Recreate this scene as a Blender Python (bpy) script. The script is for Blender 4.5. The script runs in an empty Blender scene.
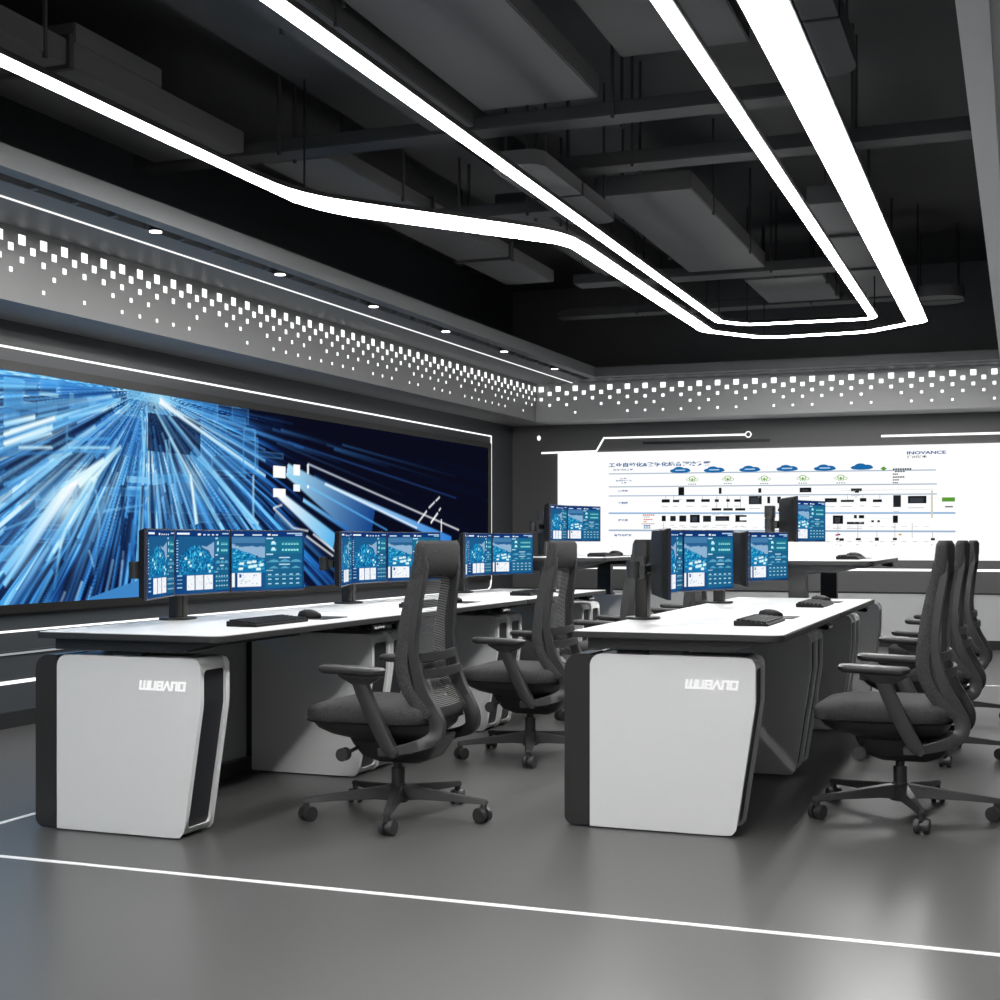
import bpy, bmesh, math, random
import numpy as np
from mathutils import Vector, Matrix
random.seed(7)
PI = math.pi
SC = bpy.context.scene
COL = SC.collection
BL=[[-4.314, 1.846, -0.831, 1.829], [-4.314, 1.701, -0.821, 1.685], [-4.314, 1.6, -0.821, 1.582], [-4.314, 1.408, -0.64, 1.386], [-4.314, 1.218, -0.64, 1.197]]
BR=[[-3.523, 1.685, -3.458, 1.602], [-3.077, 1.673, -3.047, 1.613], [-2.65, 1.662, -2.618, 1.619], [-2.212, 1.662, -2.09, 1.618], [-1.682, 1.647, -1.57, 1.622], [-1.641, 1.644, -1.6, 1.607], [-3.709, 1.554, -3.619, 1.524], [-3.584, 1.548, -3.513, 1.526], [-3.435, 1.552, -3.341, 1.527], [-3.269, 1.551, -3.176, 1.526], [-3.121, 1.549, -3.077, 1.525], [-2.996, 1.548, -2.957, 1.526], [-2.909, 1.546, -2.838, 1.524], [-2.752, 1.58, -2.613, 1.496], [-2.554, 1.57, -2.524, 1.506], [-2.448, 1.569, -2.41, 1.505], [-2.506, 1.441, -2.474, 1.42], [-2.442, 1.441, -2.41, 1.419], [-1.95, 1.547, -1.826, 1.51], [-1.785, 1.528, -1.651, 1.511], [-1.59, 1.545, -1.524, 1.515], [-1.458, 1.529, -1.367, 1.507], [-1.254, 1.571, -1.177, 1.454], [-1.107, 1.562, -0.924, 1.491], [-3.154, 1.452, -3.05, 1.432], [-3.028, 1.451, -2.925, 1.431], [-2.898, 1.45, -2.79, 1.43], [-3.709, 1.374, -3.664, 1.319], [-3.614, 1.371, -3.552, 1.32], [-3.513, 1.375, -3.435, 1.314], [-3.394, 1.383, -3.286, 1.303], [-3.25, 1.371, -3.162, 1.31], [-3.114, 1.365, -2.963, 1.319], [-2.897, 1.375, -2.849, 1.307], [-2.849, 1.375, -2.776, 1.362], [-2.849, 1.319, -2.776, 1.307], [-1.867, 1.365, -1.762, 1.282], [-1.723, 1.297, -1.547, 1.278], [-1.651, 1.368, -1.621, 1.34], [-1.6, 1.367, -1.547, 1.34], [-1.474, 1.313, -1.448, 1.298], [-1.413, 1.313, -1.388, 1.297], [-1.257, 1.361, -1.207, 1.29], [-1.836, 1.129, -1.805, 1.112], [-1.8, 1.125, -1.754, 1.104], [-1.631, 1.127, -1.58, 1.11], [-1.438, 1.132, -1.398, 1.105], [-1.257, 1.129, -1.217, 1.111], [-0.88, 1.127, -0.841, 1.11]]
BV=[[-3.258, 1.589, -3.258, 1.551], [-3.664, 1.593, -3.664, 1.555], [-3.575, 1.592, -3.575, 1.548], [-3.099, 1.587, -3.099, 1.549], [-2.979, 1.586, -2.979, 1.548], [-2.844, 1.584, -2.844, 1.449], [-3.099, 1.522, -3.099, 1.451], [-2.979, 1.521, -2.979, 1.45], [-3.687, 1.308, -3.687, 1.22], [-1.815, 1.282, -1.815, 1.126], [-1.611, 1.277, -1.611, 1.126], [-1.418, 1.199, -1.418, 1.131], [-1.237, 1.286, -1.237, 1.129], [-1.065, 1.286, -1.065, 1.131], [-0.865, 1.197, -0.865, 1.127], [-1.388, 1.583, -1.388, 1.528], [-1.56, 1.585, -1.56, 1.545], [-1.718, 1.587, -1.718, 1.53]]
CL=[[-3.502, 1.873], [-3.127, 1.871], [-2.741, 1.871], [-2.344, 1.872], [-1.95, 1.869], [-1.57, 1.873]]
GI=[[-3.369, 1.77], [-2.979, 1.771], [-2.586, 1.765], [-2.179, 1.764], [-1.785, 1.761]]
BT=[["工业自动化&数字化综合解决方案", -4.314, 1.918, -3.165, 1.968], ["行业解决方案", -4.262, 1.876, -4.032, 1.899], ["工业", -4.187, 1.784, -4.107, 1.8], ["互联网平台", -4.233, 1.76, -4.049, 1.776], ["方案", -4.176, 1.734, -4.107, 1.753], ["边缘层", -4.204, 1.641, -4.093, 1.665], ["控制层", -4.204, 1.508, -4.093, 1.534], ["驱动层", -4.204, 1.315, -4.093, 1.341], ["电气与传感", -4.25, 1.15, -4.044, 1.176], ["INOVANCE", -1.117, 1.993, -0.733, 2.025], ["汇川技术", -1.117, 1.954, -0.919, 1.981]]
CONN=[[-1.774, 1.63, -0.87, 1.619], [-0.87, 1.619, -0.87, 1.336]]
GR=[-0.772, 1.546, -0.645, 1.503]
TXR=[[-1.257, 1.852, -1.068, 1.833], [-1.237, 1.825, -1.132, 1.813], [-1.257, 1.799, -1.202, 1.785], [-1.257, 1.769, -1.137, 1.754], [-1.257, 1.739, -1.192, 1.726], [-1.257, 1.71, -1.202, 1.698]]
LGN=[[-3.924, 1.391, -3.788, 1.379, "d04040"], [-3.913, 1.368, -3.845, 1.359, "999999"], [-3.913, 1.342, -3.811, 1.33, "d06060"], [-3.913, 1.32, -3.879, 1.305, "e09030"], [-3.935, 1.293, -3.788, 1.284, "b08080"], [-3.913, 1.276, -3.833, 1.258, "5080b0"], [-3.913, 1.251, -3.833, 1.236, "80a0a8"]]
SEG=[[9.854, 1.673, 11.351, 1.209, 0.113, 0.398, "b8eaff", "1c56a8", 0.95, 0.75], [9.715, 1.476, 10.638, 1.093, 0.064, 0.154, "ffffff", "5ab4ec", 1, 1], [10.48, 1.584, 13.12, 1.1, 0.017, 0.102, "cfeeff", "2f7fd6", 1, 1], [10.192, 1.738, 13.325, 1.214, 0.012, 0.016, "e8f6ff", "ffffff", 1, 1], [10.48, 1.584, 12.305, 1.226, 0.013, 0.015, "e8f6ff", "ffffff", 1, 1], [9.87, 1.634, 11.655, 1.202, 0.012, 0.014, "7fd0ff", "4aa8f0", 1, 1], [10.11, 1.439, 10.892, 1.197, 0.033, 0.044, "8fd8ff", "2a6ab8", 1, 0.9], [9.87, 1.899, 13.247, 1.543, 0.01, 0.013, "24508f", "24407f", 1, 0.8], [8.456, 2.055, 10.11, 1.866, 0.021, 0.012, "5fb0ee", "2a5fa8", 1, 0.8], [8.42, 2.102, 9.949, 2.05, 0.014, 0.012, "3f8fd8", "1a3f78", 1, 0.4], [9.776, 1.39, 9.639, 1.363, 0.013, 0.013, "ffffff", "ffffff", 1, 1], [9.639, 1.363, 9.949, 1.207, 0.013, 0.013, "ffffff", "ffffff", 1, 1], [9.949, 1.207, 10.192, 1.184, 0.011, 0.012, "ffffff", "ffffff", 1, 1], [10.159, 1.143, 10.62, 0.973, 0.015, 0.015, "ffffff", "ffffff", 1, 1], [10.276, 1.16, 10.8, 0.954, 0.015, 0.016, "ffffff", "ffffff", 1, 1], [12.846, 1.542, 12.749, 1.499, 0.02, 0.02, "ffffff", "ffffff", 1, 1], [12.725, 1.489, 12.582, 1.426, 0.02, 0.02, "ffffff", "ffffff", 1, 1], [12.535, 1.395, 12.328, 1.275, 0.022, 0.021, "ffffff", "ffffff", 1, 1], [12.871, 1.432, 12.822, 1.401, 0.02, 0.02, "ffffff", "ffffff", 1, 1], [12.798, 1.38, 12.63, 1.278, 0.026, 0.026, "ffffff", "ffffff", 1, 1], [12.885, 1.321, 12.885, 1.191, 0.024, 0.024, "ffffff", "ffffff", 1, 1], [8.136, 2.061, 9.519, 1.61, 0.028, 0.027, "f0fcff", "a8e2ff", 1, 1], [8.136, 2.075, 8.42, 1.988, 0.041, 0.021, "ffffff", "c8f0ff", 0.9, 0.6], [8.335, 2.017, 9.519, 1.728, 0.014, 0.013, "d0f2ff", "7cc4f4", 1, 1], [8.182, 2.086, 9.519, 1.923, 0.011, 0.013, "8fd8ff", "3a80c8", 1, 0.8], [8.395, 2.036, 9.519, 1.814, 0.011, 0.009, "8fd8ff", "5aa8e8", 1, 0.8], [8.079, 2.008, 8.505, 1.574, 0.015, 0.021, "a8e4ff", "d8f6ff", 1, 1], [8.505, 1.574, 8.58, 1.225, 0.021, 0.043, "ffffff", "c8f4ff", 1, 1], [8.505, 1.574, 8.863, 1.228, 0.014, 0.018, "c8f4ff", "6ab8f0", 1, 1], [8.593, 1.7, 9.417, 1.234, 0.014, 0.023, "8fdcff", "a8e4ff", 1, 1], [8.543, 1.755, 9.344, 1.233, 0.014, 0.023, "5ab0ee", "8fd8ff", 0.9, 0.9], [8.241, 1.806, 8.395, 1.181, 0.014, 0.021, "8fd8ff", "5ab0ee", 0.9, 0.8], [8.205, 1.804, 8.3, 1.18, 0.014, 0.014, "8fd8ff", "5ab0ee", 0.9, 0.7], [9.344, 1.611, 9.344, 1.272, 0.023, 0.023, "d8f6ff", "8fd8ff", 0.8, 0.8], [9.373, 1.944, 9.373, 1.651, 0.023, 0.023, "5ab0ee", "5ab0ee", 0.6, 0.8], [9.202, 1.947, 9.202, 1.597, 0.015, 0.015, "5ab0ee", "3f8fd8", 0.6, 0.8], [6.607, 1.729, 7.055, 1.863, 0.029, 0.025, "e8fbff", "f4fdff", 1, 1], [7.055, 1.863, 7.653, 2.037, 0.019, 0.01, "a8e4ff", "5ab0ee", 1, 1], [6.607, 1.674, 7.036, 1.806, 0.029, 0.031, "f0fcff", "c8f0ff", 1, 1], [7.036, 1.8, 7.379, 1.921, 0.012, 0.013, "5ab0ee", "5ab0ee", 1, 1], [6.751, 1.695, 7.027, 1.768, 0.018, 0.018, "9fdcff", "d0f2ff", 1, 1], [6.607, 1.791, 6.874, 1.854, 0.029, 0.03, "a8e0ff", "e0f8ff", 1, 1], [6.726, 1.66, 7.027, 1.679, 0.014, 0.015, "d0f4ff", "d0f4ff", 1, 1], [7.185, 1.687, 7.591, 1.712, 0.015, 0.016, "8fdcff", "c0f0ff", 1, 1], [7.138, 1.661, 7.591, 1.688, 0.009, 0.009, "5ab0ee", "5ab0ee", 1, 1], [7.185, 1.742, 7.591, 1.77, 0.009, 0.009, "5ab0ee", "5ab0ee", 1, 1], [7.185, 1.874, 7.57, 1.97, 0.014, 0.014, "8fd8ff", "b8eaff", 1, 1], [7.933, 1.982, 7.955, 1.706, 0.016, 0.016, "8fdcff", "8fdcff", 1, 1], [7.167, 1.828, 7.167, 1.66, 0.01, 0.01, "5ab0ee", "5ab0ee", 0.8, 0.8], [6.607, 1.609, 7.138, 1.658, 0.012, 0.012, "3f8fd8", "3f8fd8", 0.8, 0.8], [6.607, 1.433, 7.214, 1.656, 0.018, 0.013, "5ab0ee", "a8e4ff", 0.9, 1], [7.195, 1.455, 6.607, 0.922, 0.075, 0.053, "f4feff", "7cc8fa", 1, 1], [7.138, 1.39, 6.607, 0.846, 0.037, 0.035, "f4feff", "8fd4ff", 1, 1], [7.195, 1.423, 6.674, 0.885, 0.025, 0.024, "ffffff", "5ab0ee", 1, 0.6], [7.272, 1.489, 6.954, 1.11, 0.032, 0.018, "ffffff", "5ab0ee", 1, 0.8], [7.409, 1.507, 7.027, 1.079, 0.032, 0.018, "d8f8ff", "5ab0ee", 1, 0.8], [7.449, 1.509, 7.138, 0.985, 0.026, 0.019, "c8f4ff", "3f8fd8", 1, 0.7], [7.195, 1.455, 7.53, 1.629, 0.056, 0.032, "ffffff", "d8f8ff", 1, 1], [7.281, 1.458, 7.706, 1.731, 0.044, 0.013, "e8fcff", "c8f4ff", 1, 1], [7.409, 1.494, 7.706, 1.718, 0.032, 0.01, "e8fcff", "c8f4ff", 1, 1], [7.11, 1.439, 7.489, 1.601, 0.019, 0.013, "a8e4ff", "e8fcff", 1, 1], [7.449, 1.432, 7.489, 1.207, 0.013, 0.006, "8fd8ff", "8fd8ff", 0.9, 0.8], [7.489, 1.207, 7.429, 0.885, 0.01, 0.013, "8fd8ff", "3f8fd8", 0.8, 0.6], [7.379, 1.046, 7.429, 0.937, 0.008, 0.008, "a8e4ff", "a8e4ff", 0.9, 0.9], [7.157, 1.185, 7.101, 1.06, 0.019, 0.025, "a8e4ff", "c8f0ff", 1, 1], [7.101, 1.06, 7.045, 0.802, 0.025, 0.018, "8fd8ff", "3f8fd8", 1, 0.5], [7.092, 1.017, 6.909, 0.928, 0.009, 0.012, "8fd8ff", "3f8fd8", 0.9, 0.6], [7.735, 1.037, 7.685, 0.747, 0.013, 0.023, "c8ecff", "5aa0e0", 1, 0.9], [7.53, 1.298, 7.955, 1.347, 0.009, 0.009, "8fd8ff", "5ab0ee", 0.9, 0.9], [6.607, 1.169, 6.936, 1.268, 0.012, 0.012, "5ab0ee", "8fd8ff", 0.8, 0.9], [6.607, 1.063, 6.777, 1.098, 0.009, 0.01, "5ab0ee", "5ab0ee", 0.8, 0.8]]
REC=[[6.607, 6.769, 2.067, 1.891, "5db4f5", 0.8], [6.777, 6.909, 2.08, 1.978, "2f78c8", 0.7], [6.918, 7.082, 2.089, 1.998, "4aa0ee", 0.85], [6.918, 7.082, 2.016, 1.992, "9fdcff", 0.9], [6.769, 6.883, 1.941, 1.893, "7cc8fa", 0.8], [6.892, 7.073, 1.947, 1.862, "8ed4ff", 0.9], [6.607, 6.743, 1.879, 1.791, "6fc0f8", 0.8], [7.101, 7.633, 2.09, 1.991, "2a72c4", 0.7], [7.195, 7.233, 2.031, 1.95, "8fd8ff", 0.5], [7.195, 7.966, 1.937, 1.668, "2a68b8", 0.45], [8.0, 8.63, 1.974, 1.715, "0a1838", 0.75], [8.63, 9.417, 1.905, 1.616, "4a9ae0", 0.35], [8.067, 8.276, 1.562, 1.494, "6fc4f4", 0.7], [7.77, 8.011, 1.536, 1.496, "9fe0ff", 0.9], [7.77, 8.011, 1.469, 1.442, "9fe0ff", 0.9], [8.3, 8.505, 1.572, 1.516, "5ab4ee", 0.6], [7.55, 8.011, 1.455, 1.403, "4a9ee0", 0.6], [7.77, 9.344, 1.575, 1.296, "3a86d0", 0.25], [7.77, 8.371, 2.141, 2.054, "8fd8ff", 0.45], [8.395, 8.643, 2.17, 2.085, "6fc0f4", 0.5], [8.643, 8.863, 2.166, 1.985, "4a9ae0", 0.45], [9.202, 9.373, 1.962, 1.871, "4a9ae0", 0.5], [9.639, 9.823, 1.695, 1.608, "ffffff", 1], [9.957, 10.061, 1.722, 1.637, "ffffff", 1], [9.639, 9.823, 1.521, 1.45, "ffffff", 1], [9.949, 10.061, 1.559, 1.507, "f4fcff", 1], [10.176, 10.209, 1.738, 1.655, "ffffff", 0.9], [10.176, 10.209, 1.564, 1.539, "ffffff", 1], [8.011, 8.09, 1.485, 0.701, "0c1c40", 0.4], [7.706, 7.748, 1.473, 0.978, "0c1c40", 0.45]]
TRI=[[[7.384, 0.741], [7.944, 0.85], [7.944, 0.718], "3f86c8"]]
GLOW=[[7.138, 1.328, 0.153, 0.1, 0.9], [7.31, 1.491, 0.119, 0.076, 0.8], [8.124, 2.088, 0.164, 0.096, 0.7], [6.865, 1.805, 0.465, 0.302, 0.35], [7.138, 1.359, 0.495, 0.311, 0.35], [8.42, 1.606, 0.576, 0.319, 0.3], [8.543, 1.54, 0.151, 0.086, 0.5], [6.777, 0.99, 0.223, 0.15, 0.3]]
def lin(c):
    c = c / 255.0
    return c / 12.92 if c <= .04045 else ((c + .055) / 1.055) ** 2.4
def hexl(h):
    return (lin(int(h[0:2], 16)), lin(int(h[2:4], 16)), lin(int(h[4:6], 16)))

# ------------------------------------------------------------------ materials
def newmat(name):
    m = bpy.data.materials.new(name); m.use_nodes = True
    nt = m.node_tree
    for n in list(nt.nodes): nt.nodes.remove(n)
    out = nt.nodes.new('ShaderNodeOutputMaterial')
    return m, nt, out
def pbr(name, col, rough=.5, metal=0., noise=0., nscale=30., bump=0., spec=.5, coat=0.):
    m, nt, out = newmat(name)
    b = nt.nodes.new('ShaderNodeBsdfPrincipled')
    b.inputs['Roughness'].default_value = rough
    b.inputs['Metallic'].default_value = metal
    b.inputs['Specular IOR Level'].default_value = spec
    b.inputs['Coat Weight'].default_value = coat
    c = col if isinstance(col, tuple) else (col, col, col)
    tc = nt.nodes.new('ShaderNodeTexCoord')
    nz = nt.nodes.new('ShaderNodeTexNoise')
    nz.inputs['Scale'].default_value = nscale; nz.inputs['Detail'].default_value = 3
    nt.links.new(tc.outputs['Object'], nz.inputs['Vector'])
    mr = nt.nodes.new('ShaderNodeMapRange')
    mr.inputs['To Min'].default_value = 1 - noise; mr.inputs['To Max'].default_value = 1 + noise
    nt.links.new(nz.outputs['Fac'], mr.inputs['Value'])
    mx = nt.nodes.new('ShaderNodeVectorMath'); mx.operation = 'SCALE'
    mx.inputs[0].default_value = c
    nt.links.new(mr.outputs['Result'], mx.inputs['Scale'])
    nt.links.new(mx.outputs['Vector'], b.inputs['Base Color'])
    if bump:
        bp = nt.nodes.new('ShaderNodeBump'); bp.inputs['Strength'].default_value = bump
        bp.inputs['Distance'].default_value = .002
        nt.links.new(nz.outputs['Fac'], bp.inputs['Height']); nt.links.new(bp.outputs['Normal'], b.inputs['Normal'])
    nt.links.new(b.outputs['BSDF'], out.inputs['Surface'])
    return m
def emis(name, col, strength, sampled=True):
    m, nt, out = newmat(name)
    e = nt.nodes.new('ShaderNodeEmission')
    e.inputs['Color'].default_value = (*col, 1); e.inputs['Strength'].default_value = strength
    nt.links.new(e.outputs['Emission'], out.inputs['Surface'])
    if not sampled: m.cycles.emission_sampling = 'NONE'
    return m
def vcol_emis(name, strength=1.0):
    m, nt, out = newmat(name)
    a = nt.nodes.new('ShaderNodeAttribute'); a.attribute_name = 'Col'
    e = nt.nodes.new('ShaderNodeEmission'); e.inputs['Strength'].default_value = strength
    nt.links.new(a.outputs['Color'], e.inputs['Color'])
    nt.links.new(e.outputs['Emission'], out.inputs['Surface'])
    m.cycles.emission_sampling = 'NONE'
    return m
M = {}
M['shell'] = pbr('white_lacquered_shell', (.76, .765, .765), .3, noise=.01)
M['cap'] = pbr('black_gloss_cap', (.028, .028, .028), .22, noise=.02)
M['grille'] = pbr('perforated_black', (.012, .013, .016), .5, noise=.5, nscale=260)
M['top'] = pbr('white_laminate', (.74, .74, .74), .32, noise=.006)
M['edge'] = pbr('dark_edge', (.03, .03, .03), .45)
M['steel'] = pbr('black_steel', (.026, .027, .028), .42, noise=.03)
M['steelg'] = pbr('grey_steel', (.06, .06, .06), .38, metal=.3)
M['backp'] = pbr('grey_back_panel', (.32, .33, .33), .4)
M['alu'] = pbr('dark_anodised', (.045, .044, .042), .3, metal=.6)
M['logo'] = emis('logo_added_glow', (1, 1, 1), .95, False)  # glow added so the white letters stand out from the shell
M['plastic'] = pbr('dark_plastic', (.034, .034, .035), .42, noise=.04)
M['fabric'] = pbr('charcoal_fabric', (.055, .055, .056), .92, noise=.8, nscale=170, bump=.6, spec=.2)
M['blackp'] = pbr('black_plastic', (.007, .007, .0075), .5, spec=.2)
M['key'] = pbr('black_keys', (.008, .008, .009), .45, spec=.3)
M['btn'] = pbr('white_buttons', (.6, .6, .6), .4)
M['led'] = emis('led_white', (1, 1, 1), 1.5)
M['ledthin'] = emis('led_line', (1, 1, 1), 1.1)
M['diff'] = emis('light_diffuser', (1, .995, .985), 33.0)
M['hole'] = emis('backlit_hole', (.97, .99, 1), 1.6, False)
M['spot'] = emis('spot_lens', (1, .98, .95), 5.0, False)
M['floor'] = pbr('polished_grey_floor', (.088, .0875, .086), .32, noise=.05, nscale=.7, spec=.3)
M['wall'] = pbr('grey_wall_panel', (.05, .055, .061), .32, noise=.03, nscale=1.5)
M['wallb'] = pbr('grey_back_wall', (.13, .13, .128), .4, noise=.03, nscale=1.5)
M['walll'] = pbr('brightened_wall_panel', (.62, .625, .625), .4, noise=.03, nscale=1.5)  # lighter panel, colour raised further in place of strong light near the floor
M['bulk'] = pbr('metal_bulkhead', (.27, .27, .267), .45, metal=.1, noise=.04, nscale=2)
M['soffit'] = pbr('soffit_panel', (.17, .175, .18), .5, noise=.03, nscale=2)
M['bulkb'] = pbr('metal_bulkhead_brightened', (.54, .54, .535), .45, metal=.1, noise=.04, nscale=2)  # brighter copy of the bulkhead metal; light at the back put into colour
M['soffr'] = pbr('soffit_right_brightened', (.55, .555, .56), .5, noise=.03)  # same soffit with the brightness of the right edge put into its colour
M['base'] = pbr('black_baseboard', (.014, .015, .016), .35)
M['dark'] = pbr('ceiling_black', (.062, .063, .064), .8, noise=.3, nscale=.6)
M['duct'] = pbr('dark_duct', (.115, .116, .118), .6, noise=.12, nscale=1.5)
M['duct2'] = pbr('darker_tray', (.052, .053, .054), .6, noise=.1, nscale=2)
M['housing'] = pbr('black_light_housing', (.012, .012, .012), .5)
M['slot'] = pbr('slot_black', (.008, .008, .008), .6)
M['screenart'] = vcol_emis('display_picture', 1.0)
M['boardlit'] = emis('lit_white_display', (.985, .99, 1), 1.02)

def mesh_fabric():
    m, nt, out = newmat('grey_back_mesh')
    tc = nt.nodes.new('ShaderNodeTexCoord'); sp = nt.nodes.new('ShaderNodeSeparateXYZ')
    nt.links.new(tc.outputs['Object'], sp.inputs[0])
    mu = nt.nodes.new('ShaderNodeMath'); mu.operation = 'MULTIPLY'; mu.inputs[1].default_value = 150
    nt.links.new(sp.outputs['Z'], mu.inputs[0])
    fr = nt.nodes.new('ShaderNodeMath'); fr.operation = 'FRACT'; nt.links.new(mu.outputs[0], fr.inputs[0])
    gt = nt.nodes.new('ShaderNodeMath'); gt.operation = 'GREATER_THAN'; gt.inputs[1].default_value = .74
    nt.links.new(fr.outputs[0], gt.inputs[0])
    b = nt.nodes.new('ShaderNodeBsdfPrincipled'); b.inputs['Base Color'].default_value = (.3, .3, .3, 1); b.inputs['Roughness'].default_value = .9
    tr = nt.nodes.new('ShaderNodeBsdfTransparent'); mx = nt.nodes.new('ShaderNodeMixShader')
    nt.links.new(gt.outputs[0], mx.inputs['Fac']); nt.links.new(tr.outputs[0], mx.inputs[1]); nt.links.new(b.outputs[0], mx.inputs[2])
    nt.links.new(mx.outputs[0], out.inputs['Surface'])
    return m
M['mesh'] = mesh_fabric()

# ------------------------------------------------------------------ mesh helpers
class MB:
    def __init__(s): s.v = []; s.f = []; s.c = []; s.mi = []
    def add(s, vs, fs, col=None, mi=0):
        n = len(s.v); s.v += [tuple(p) for p in vs]
        for f in fs:
            s.f.append([n + i for i in f]); s.c.append(col); s.mi.append(mi)
    def box(s, x0, x1, y0, y1, z0, z1, mi=0):
        s.add([(x0,y0,z0),(x1,y0,z0),(x1,y1,z0),(x0,y1,z0),(x0,y0,z1),(x1,y0,z1),(x1,y1,z1),(x0,y1,z1)],
              [(0,3,2,1),(4,5,6,7),(0,1,5,4),(1,2,6,5),(2,3,7,6),(3,0,4,7)], None, mi)
    def wbox(s, y0, y1, o0, o1, z0, z1):   # box following the slightly skewed left wall
        a, b = W(y0), W(y1)
        s.add([(a+o0,y0,z0),(a+o1,y0,z0),(b+o1,y1,z0),(b+o0,y1,z0),(a+o0,y0,z1),(a+o1,y0,z1),(b+o1,y1,z1),(b+o0,y1,z1)],
              [(0,3,2,1),(4,5,6,7),(0,1,5,4),(1,2,6,5),(2,3,7,6),(3,0,4,7)])
    def prism_y(s, pts, y0, y1):           # pts (x,z) counter-clockwise seen from -y
        n = len(pts)
        vs = [(x, y0, z) for x, z in pts] + [(x, y1, z) for x, z in pts]
        fs = [list(range(n)), list(range(2*n-1, n-1, -1))]
        for i in range(n):
            j = (i+1) % n; fs.append((j, i, n+i, n+j))
        s.add(vs, fs)
    def prism_z(s, pts, z0, z1):           # pts (x,y) counter-clockwise
        n = len(pts)
        vs = [(x, y, z0) for x, y in pts] + [(x, y, z1) for x, y in pts]
        fs = [list(range(n-1, -1, -1)), list(range(n, 2*n))]
        for i in range(n):
            j = (i+1) % n; fs.append((i, j, n+j, n+i))
        s.add(vs, fs)
    def loft(s, rings, cap=True):
        n = len(rings[0]); b = len(s.v)
        vs = [p for r in rings for p in r]; fs = []
        for k in range(len(rings)-1):
            for i in range(n):
                j = (i+1) % n
                fs.append((k*n+i, k*n+j, (k+1)*n+j, (k+1)*n+i))
        if cap:
            fs.append(list(range(n-1, -1, -1))); fs.append([(len(rings)-1)*n+i for i in range(n)])
        s.add(vs, fs)
    def cyl(s, p0, p1, r0, r1=None, n=20):
        r1 = r0 if r1 is None else r1
        p0, p1 = Vector(p0), Vector(p1); d = (p1-p0).normalized()
        a = d.orthogonal().normalized(); b = d.cross(a)
        s.loft([[p + (a*math.cos(2*PI*i/n) + b*math.sin(2*PI*i/n))*r for i in range(n)] for p, r in ((p0, r0), (p1, r1))])
    def quad_col(s, pts, col): s.add(pts, [tuple(range(len(pts)))], col)
def link(name, me, parent=None):
    o = bpy.data.objects.new(name, me); COL.objects.link(o)
    if parent is not None: o.parent = parent
    return o
def obj(name, mb, mat, parent=None, loc=None, smooth=40, bevel=0, colors=False, recalc=True):
    me = bpy.data.meshes.new(name)
    bm = bmesh.new()
    vs = [bm.verts.new(v) for v in mb.v]
    lay = bm.loops.layers.float_color.new('Col') if colors else None
    for f, c, mi in zip(mb.f, mb.c, mb.mi):
        try: bf = bm.faces.new([vs[i] for i in f])
        except ValueError: continue
        bf.material_index = mi
        if colors and c is not None:
            for l in bf.loops: l[lay] = (*c, 1)
    if recalc: bmesh.ops.recalc_face_normals(bm, faces=bm.faces)
    if bevel:
        es = [e for e in bm.edges if len(e.link_faces) == 2 and e.calc_face_angle(0) > math.radians(30)]
        bmesh.ops.bevel(bm, geom=es, offset=bevel, segments=2, affect='EDGES', clamp_overlap=True)
    for f in bm.faces: f.smooth = bool(smooth)
    if smooth:
        for e in bm.edges:
            e.smooth = not (len(e.link_faces) == 2 and e.calc_face_angle(0) > math.radians(smooth))
    bm.to_mesh(me); bm.free()
    for m in (mat if isinstance(mat, list) else [mat]): me.materials.append(m)
    o = link(name, me, parent)
    if loc: o.location = loc
    return o
def thing(name, label, cat, loc=(0,0,0), rz=0, group=None):
    o = bpy.data.objects.new(name, None); COL.objects.link(o)
    o.location = loc; o.rotation_euler = (0, 0, rz); o.empty_display_size = .1
    return tag(o, label, cat, group)
def tag(o, label, cat, group=None):
    o['label'] = label; o['category'] = cat
    if group: o['group'] = group
    return o
def struct(name, mb, mat, label=None, bevel=0):
    o = obj(name, mb, mat, bevel=bevel); o['kind'] = 'structure'
    if label: o['label'] = label
    return o
def dup(root, loc=None, rz=None, label=None):
    def cp(o, par):
        c = o.copy(); COL.objects.link(c)
        if par is not None: c.parent = par
        for ch in list(kids.get(o.name, [])): cp(ch, c)
        return c
    kids = {}
    for o in bpy.data.objects:
        if o.parent: kids.setdefault(o.parent.name, []).append(o)
    r = cp(root, None)
    if loc is not None: r.location = loc
    if rz is not None: r.rotation_euler = (0, 0, rz)
    if label: r['label'] = label
    return r
def rrect(x0, x1, y0, y1, r, n=5):
    pts = []
    for cx, cy, a0 in ((x1-r, y0+r, -PI/2), (x1-r, y1-r, 0), (x0+r, y1-r, PI/2), (x0+r, y0+r, PI)):
        for i in range(n+1):
            a = a0 + PI/2*i/n; pts.append((cx + r*math.cos(a), cy + r*math.sin(a)))
    return pts
def roundpoly(pts, rads, n=5):
    out = []; N = len(pts)
    for i in range(N):
        p = Vector(pts[i]); a = Vector(pts[i-1]); b = Vector(pts[(i+1) % N]); r = rads[i]
        if r <= 0: out.append(tuple(p)); continue
        u = (a-p).normalized(); v = (b-p).normalized()
        ang = u.angle(v); t = r/math.tan(ang/2)
        c = p + (u+v).normalized()*(r/math.sin(ang/2))
        s = p+u*t; e = p+v*t
        a0 = math.atan2(s.y-c.y, s.x-c.x); a1 = math.atan2(e.y-c.y, e.x-c.x)
        da = (a1-a0+PI) % (2*PI) - PI
        for k in range(n+1):
            a_ = a0+da*k/n; out.append((c.x+r*math.cos(a_), c.y+r*math.sin(a_)))
    return out
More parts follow.
